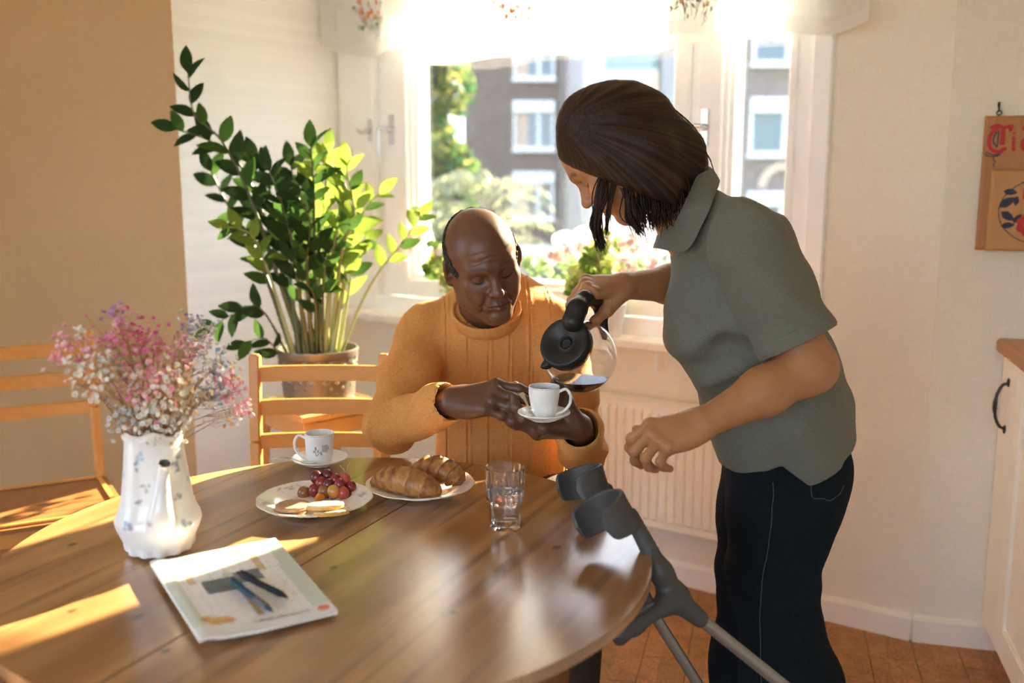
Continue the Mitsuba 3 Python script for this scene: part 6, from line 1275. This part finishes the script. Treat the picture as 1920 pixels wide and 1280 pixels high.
# polo shirt
hx = [A(*PY(x,y,1.96)) for x, y in ((1300, 885), (1345, 880), (1400, 880), (1455, 862), (1500, 892), (1605, 812), (1700, 760))] if False else [A(*q) for q in ((0.3648,1.93,0.7512), (0.4161,1.93,0.7579), (0.4624,1.9,0.7671), (0.508,1.85,0.8016), (0.5588,1.86,0.7654), (0.6945,1.95,0.8277), (0.7918,1.95,0.9016))]
HXX, HXZ = [q[0] for q in hx], [q[2] for q in hx]
TAX = unit(A(.0, 1, .0))
def polo(p):
    fold = lambda c, d, w, ph: np.sin((p - c) @ d / w + ph + 2.4 * meshkit.noise(p * 14 + ph))
    sp = p.copy(); sp[:, 1] = 1.965 + (p[:, 1] - 1.965) / 1.22
    C = [A(*(0.3684,1.965,1.2467)), A(*(0.436,1.965,1.1755)), A(*(0.4635,1.965,1.067)), A(*(0.5094,1.965,0.9367)), A(*(0.5435,1.965,0.8483)), A(*(0.5634,1.965,0.7472))]
    d = chain(sp, C, [.066, .118, .132, .132, .134, .134], .05)
    d = smin(d, ell(p, A(*(0.3915,1.93,1.072)), (.085, .11, .10)), .06)
    d = smin(d, chain(p, [wNB + A(.045, -.05, -.015), wLS + A(0, .02, .012)], [.05, .062], .02), .05)
    d = smin(d, chain(p, [wNB + A(.05, .05, -.02), wRS], [.05, .064], .02), .05)
    ax = unit(wLE - wLS); se = wLS + ax * .205
    sl = chain(p, [wLS, wLS + ax * .10, se + ax * .03], [.072, .073, .074], .03)
    sl += .0042 * fold(wLS, unit(A(.5, .2, .8)), .017, 1)
    sl = smax(sl, (p - se) @ ax, .004); d0 = d
    body_fold = .0075 * np.exp(-(np.linalg.norm((p - A(*(0.4226,1.8,0.9915))) * A(1, .5, 1), axis=1) / .13)**2) * fold(A(0, 0, 0), unit(A(-.55, 0, .83)), .0125, .5) + .0070 * fold(A(0, 0, 0), unit(A(.86, .2, .30)), .030, 2)
    d = d + body_fold; d = smin(d, sl, .016)
    for a, b, w, k in (((0.3188,1.84,0.901), (0.4046,1.8,0.9462), .010, .009), ((0.4046,1.8,0.9462), (0.4808,1.79,0.9935), .012, .012), ((0.3913,1.8,1.0414), (0.469,1.79,0.9955), .016, .012), ((0.345,1.84,0.8697), (0.4364,1.8,0.8904), .012, .007), ((0.303,1.86,1.1125), (0.3734,1.8,0.9915), .018, .006), ((0.5143,1.8,0.9209), (0.605,1.83,0.8827), .014, .006), ((0.2969,1.86,1.1928), (0.3153,1.82,1.0779), .016, .005), ((0.4291,1.8,1.3123), (0.5143,1.78,1.2091), .012, .004)):
        d = d + k * np.exp(-(cone(p * A(1, .3, 1), A(*a) * A(1, .3, 1), A(*b) * A(1, .3, 1), 0, 0) / w)**2)
    crease = np.abs(sl - d0); d = d + .0035 * np.exp(-(crease / .004)**2)                       # armhole seam
    rs = chain(p, [wRS, wRS * .45 + wRE * .55, wRE * .9 + wRW * .1], [.064, .062, .060], .03); rs = smax(rs, (p - (wRE * .93 + wRW * .07)) @ unit(wRW - wRE), .004); d = smin(d, rs, .02)
    d = smax(d, -cone(p, se - ax * .06, se + ax * .05, .054, .068), .003)
    d = smax(d, -cone(p, wNB + A(.03, 0, -.05), wNB + A(-.07, 0, .07), .045, .075), .008)
    zh = np.interp(p[:, 0], HXX, HXZ); d = smax(d, (zh - p[:, 2]) * .8, .004)
    inner = chain(sp, [C[4], A(*(0.5727,1.965,0.6903))], [.127, .127], .03); lowb = np.interp(p[:, 0], HXX, HXZ) + .03 - p[:, 2]
    return smax(d, -smax(inner, -lowb, .003), .003)
m = mesh_sdf(polo, (.20, 1.60, .68), (.78, 2.36, 1.33), .0050); put('polo_shirt', m, 'cotton_sage', True, wom)
def cotton(p, n, uv): return mi.Color3f(.130, .133, .103) * (.86 + .28 * noise(p.x * 420, p.y * 420, p.z * 420))
mat('cotton_sage', proc(cotton), .85, .2, proc(knit(700, 700)), .0004, sheen=.4)
# sleeve cuff band and collar
ax = unit(wLE - wLS); se = wLS + ax * .196; R = frame(ax, A(0, -1, 0)); n = 72
V = [se + R @ A(rr * math.cos(a), z, rr * math.sin(a)) for z, rr in ((-.014, .0722), (-.012, .0744), (.008, .0752), (.0105, .0738), (.0095, .0700)) for a in np.arange(n) * 2 * np.pi / n]
put('sleeve_band', (np.array(V), np.array([[i * n + j, i * n + (j + 1) % n, (i + 1) * n + (j + 1) % n, (i + 1) * n + j] for i in range(4) for j in range(n)])), 'cotton_sage', 60, wom)
ci = HX((0.2946,2,1.2215), (0.2882,1.93,1.2363), (0.3016,1.875,1.2534), (0.3206,1.865,1.2962), (0.3417,1.89,1.3351), (0.3643,1.95,1.3549), (0.3755,2.02,1.3446), (0.3658,2.055,1.3069), (0.336,2.05,1.2531), (0.306,2.02,1.2267))
co = HX((0.2823,1.985,1.2013), (0.2803,1.92,1.2062), (0.3237,1.845,1.2079), (0.3497,1.815,1.2642), (0.3745,1.85,1.3093), (0.4021,1.95,1.3316), (0.42,2.06,1.3122), (0.4077,2.1,1.2563), (0.3598,2.09,1.1934), (0.3011,2.04,1.1972))
pi_, po_ = bez(ci, 8), bez(co, 8); k = len(pi_); rows = []
for f in (0, .12, .3, .55, .8, 1.0): rows.append(pi_ * (1 - f) + po_ * f + A(0, 0, 1) * .010 * math.sin(f * np.pi) + A(.004, 0, .004) * (1 - f))
top = np.vstack(rows); bot = top - A(.002, 0, .0035); q = [[i * k + j, i * k + j + 1, (i + 1) * k + j + 1, (i + 1) * k + j] for i in range(5) for j in range(k - 1)]
edge = [j for j in range(k)] + [i * k + k - 1 for i in range(1, 6)] + [5 * k + j for j in range(k - 2, -1, -1)] + [i * k for i in range(4, 0, -1)]; N = len(top)
mm = cat([(top, np.array(q)), (bot, np.array(q)[:, ::-1]), (np.vstack([top, bot]), np.array([[edge[i], edge[(i + 1) % len(edge)], edge[(i + 1) % len(edge)] + N, edge[i] + N] for i in range(len(edge))])[:, ::-1])])
put('collar', mm, 'cotton_sage', 50, wom)
# jeans and shoes
KL, KR = A(*(0.5172,1.88,0.558)), A(*(0.526,2.02,0.499)); AL, AR = A(*(0.6148,1.87,0.1271)), A(*(0.5339,2.03,0.0224)); AL[2] = AR[2] = .09
def jeans(p):
    sp = p.copy(); sp[:, 1] = 1.965 + (p[:, 1] - 1.965) / 1.22
    d = chain(sp, [A(*(0.5435,1.965,0.8483)), A(*(0.5629,1.965,0.7585))], [.112, .122], .03)
    l = chain(p, [A(*(0.5536,1.915,0.757)), A(*(0.5354,1.89,0.6824)), KL, KL * .5 + AL * .5, AL], [.098, .100, .082, .092, .105], .05); r = chain(p, [A(*(0.5696,2.05,0.7211)), A(*(0.5482,2.04,0.6294)), KR, KR * .5 + AR * .5, AR], [.112, .100, .080, .090, .104], .05)
    for e, K in ((l, KL), (r, KR)): e += .004 * np.exp(-(np.linalg.norm(p - K, axis=1) / .12)**2) * np.sin((p - K) @ unit(A(.5, 0, .85)) / .011 + 2.5 * meshkit.noise(p * 12)) + .0025 * np.sin(p[:, 0] * 60 + 3 * meshkit.noise(p * 7))
    d = smin(d, smin(l, r, .02), .05); return smax(smax(d, .03 - p[:, 2], .01), p[:, 2] - .93, .01)
def denim(p, n, uv): return mi.Color3f(.0026, .0062, .0095) * (.6 + .9 * noise(p.x * 600, p.y * 600, p.z * 200)) * (.8 + .5 * fbm(p.x * 12, p.y * 12, p.z * 12))
mat('denim', proc(denim), .9, .2, proc(knit(900, 400)), .0003)
jm = mesh_sdf(jeans, (.20, 1.66, .0), (.88, 2.30, .96), .0085); put('jeans', jm, 'denim', True, wom); jv, jn = np.array(jm.vertices), np.array(jm.vertex_normals)
mat('thread_tan', (.06, .05, .045), .8, .2)
def on_jeans(pts, n=6):
    P = bez([A(*q) for q in pts], n); out = []
    for q in P:
        k = np.argmin(np.linalg.norm((jv - q) * A(1, .6, 1), axis=1) + 9 * (jn[:, 1] > .3)); out.append(jv[k] + jn[k] * .0012)
    out = np.array(out); out[1:-1] = (out[:-2] + out[1:-1] * 2 + out[2:]) / 4; return out
put('seam', tube(on_jeans([(0.4933,1.8,0.7718), (0.488,1.79,0.6967), (0.4809,1.8,0.5917), (0.4759,1.79,0.4823), (0.4773,1.78,0.3663)]), .0011, 5), 'thread_tan', False, wom)
put('pocket_seam', tube(on_jeans([(0.5611,1.8,0.7791), (0.563,1.8,0.7614), (0.5659,1.8,0.7436), (0.5914,1.81,0.7381), (0.6157,1.82,0.7411), (0.6323,1.83,0.7568)], 4), .0011, 5), 'thread_tan', False, wom)
mat('shoe_dark', (.03, .03, .032), .5, .4)
for a in (AL, AR):
    sh = mesh_sdf(lambda p: smax(smin(smin(cone(p, a + A(.02, 0, -.045), a + A(-.13, 0, -.055), .045, .036), cone(p, a + A(.01, 0, -.04), a + A(.01, 0, .03), .040, .042), .02), cone(p, a + A(-.12, .0, -.058), a + A(-.165, 0, -.06), .038, .028), .02), -p[:, 2], .003), a - A(.25, .09, .11), a + A(.12, .09, .12), .006)
    put('shoe', sh, 'shoe_dark', True, wom)

# ------------------------------------------------------------------ the glass coffee pot in her hand
pot = thing('coffee_pot', 'round glass coffee pot with black lid and handle, tilted to pour black coffee', 'coffee pot')
pC = A(*(0.1342,1.925,0.9901)); pa = unit(A(-.46, -.72, .50)); px_ = unit(np.cross(pa, A(0, 0, 1))); PR_ = np.stack([px_, np.cross(pa, px_), pa], 1)
outer = bez([(0, -.058, 0), (.040, -.058, 0), (.052, -.052, 0), (.0665, -.030, 0), (.0725, 0, 0), (.068, .026, 0), (.056, .046, 0), (.0475, .056, 0), (.0465, .066, 0)], 6)[:, :2]; outer[:, 0] = np.maximum(outer[:, 0], 0)
put('glass_body', xf(lathe(np.vstack([outer, (outer * A(.972, .972))[::-1]]), 72), PR_, pC), 'clear_glass', 35, pot)
inn = outer * .965; sol = m3.Manifold.revolve(m3.CrossSection([np.vstack([inn, [[0, inn[-1, 1]]]])]), 72) if False else None
lv = np.array(lathe(np.vstack([inn, [[0, inn[-1, 1]]]]), 72).vertices); M = m3.Manifold.hull_points(xf((lv, np.array([[0, 1, 2]])), PR_, pC).vertices)
zl = A(*(0.1316,1.925,0.9462))[2]; cof = to_tm(M.trim_by_plane((0, 0, -1.0), -zl)); put('coffee', cof, 'coffee_deep', 40, pot)
mat('coffee_deep', (.018, .004, .002), .05, .6)
mat('plastic_pot', (.012, .0115, .011), .42, .4)
put('lid', xf(lathe(bez([(0, .066, 0), (.008, .066, 0), (.0095, .068, 0), (.010, .070, 0), (.013, .0665, 0), (.018, .0665, 0), (.024, .070, 0), (.040, .078, 0), (.0485, .078, 0), (.0515, .072, 0), (.0515, .062, 0), (.0485, .060, 0), (.0465, .062, 0), (0, .062, 0)], 4)[::-1, :2] * A(1, 1), 72), PR_, pC), 'plastic_pot', 40, pot)
ld = pC + pa * .068; sd = PR_ @ unit(A(*[(PR_.T @ (A(*(0.0892,1.9,0.9716)) - ld))[i] if i < 2 else 0 for i in range(3)])); put('spout', mesh_sdf(lambda p: smax(chain(p, [ld + sd * .040 - pa * .004, ld + sd * .054 - pa * .002, ld + sd * .062 + pa * .004], [.012, .0085, .005], .006), -(p - ld) @ pa - .012, .003), ld - .09, ld + .09, .003), 'plastic_pot', True, pot)
hp = [A(*q) for q in ((0.1158,1.875,1.0676), (0.1243,1.885,1.0908), (0.1405,1.915,1.1055), (0.1654,1.965,1.097), (0.1813,1.995,1.0627), (0.1902,1.99,1.0197))]
put('handle', mesh_sdf(lambda p: chain(p, hp, [.021, .018, .0145, .0135, .011, .007], .012), np.min(hp, 0) - .04, np.max(hp, 0) + .04, .003), 'plastic_pot', True, pot)
put('clamp_band', xf(lathe([(.0470, .050), (.0490, .050), (.0490, .062), (.0470, .062)], 60), PR_, pC), 'plastic_pot', 40, pot)
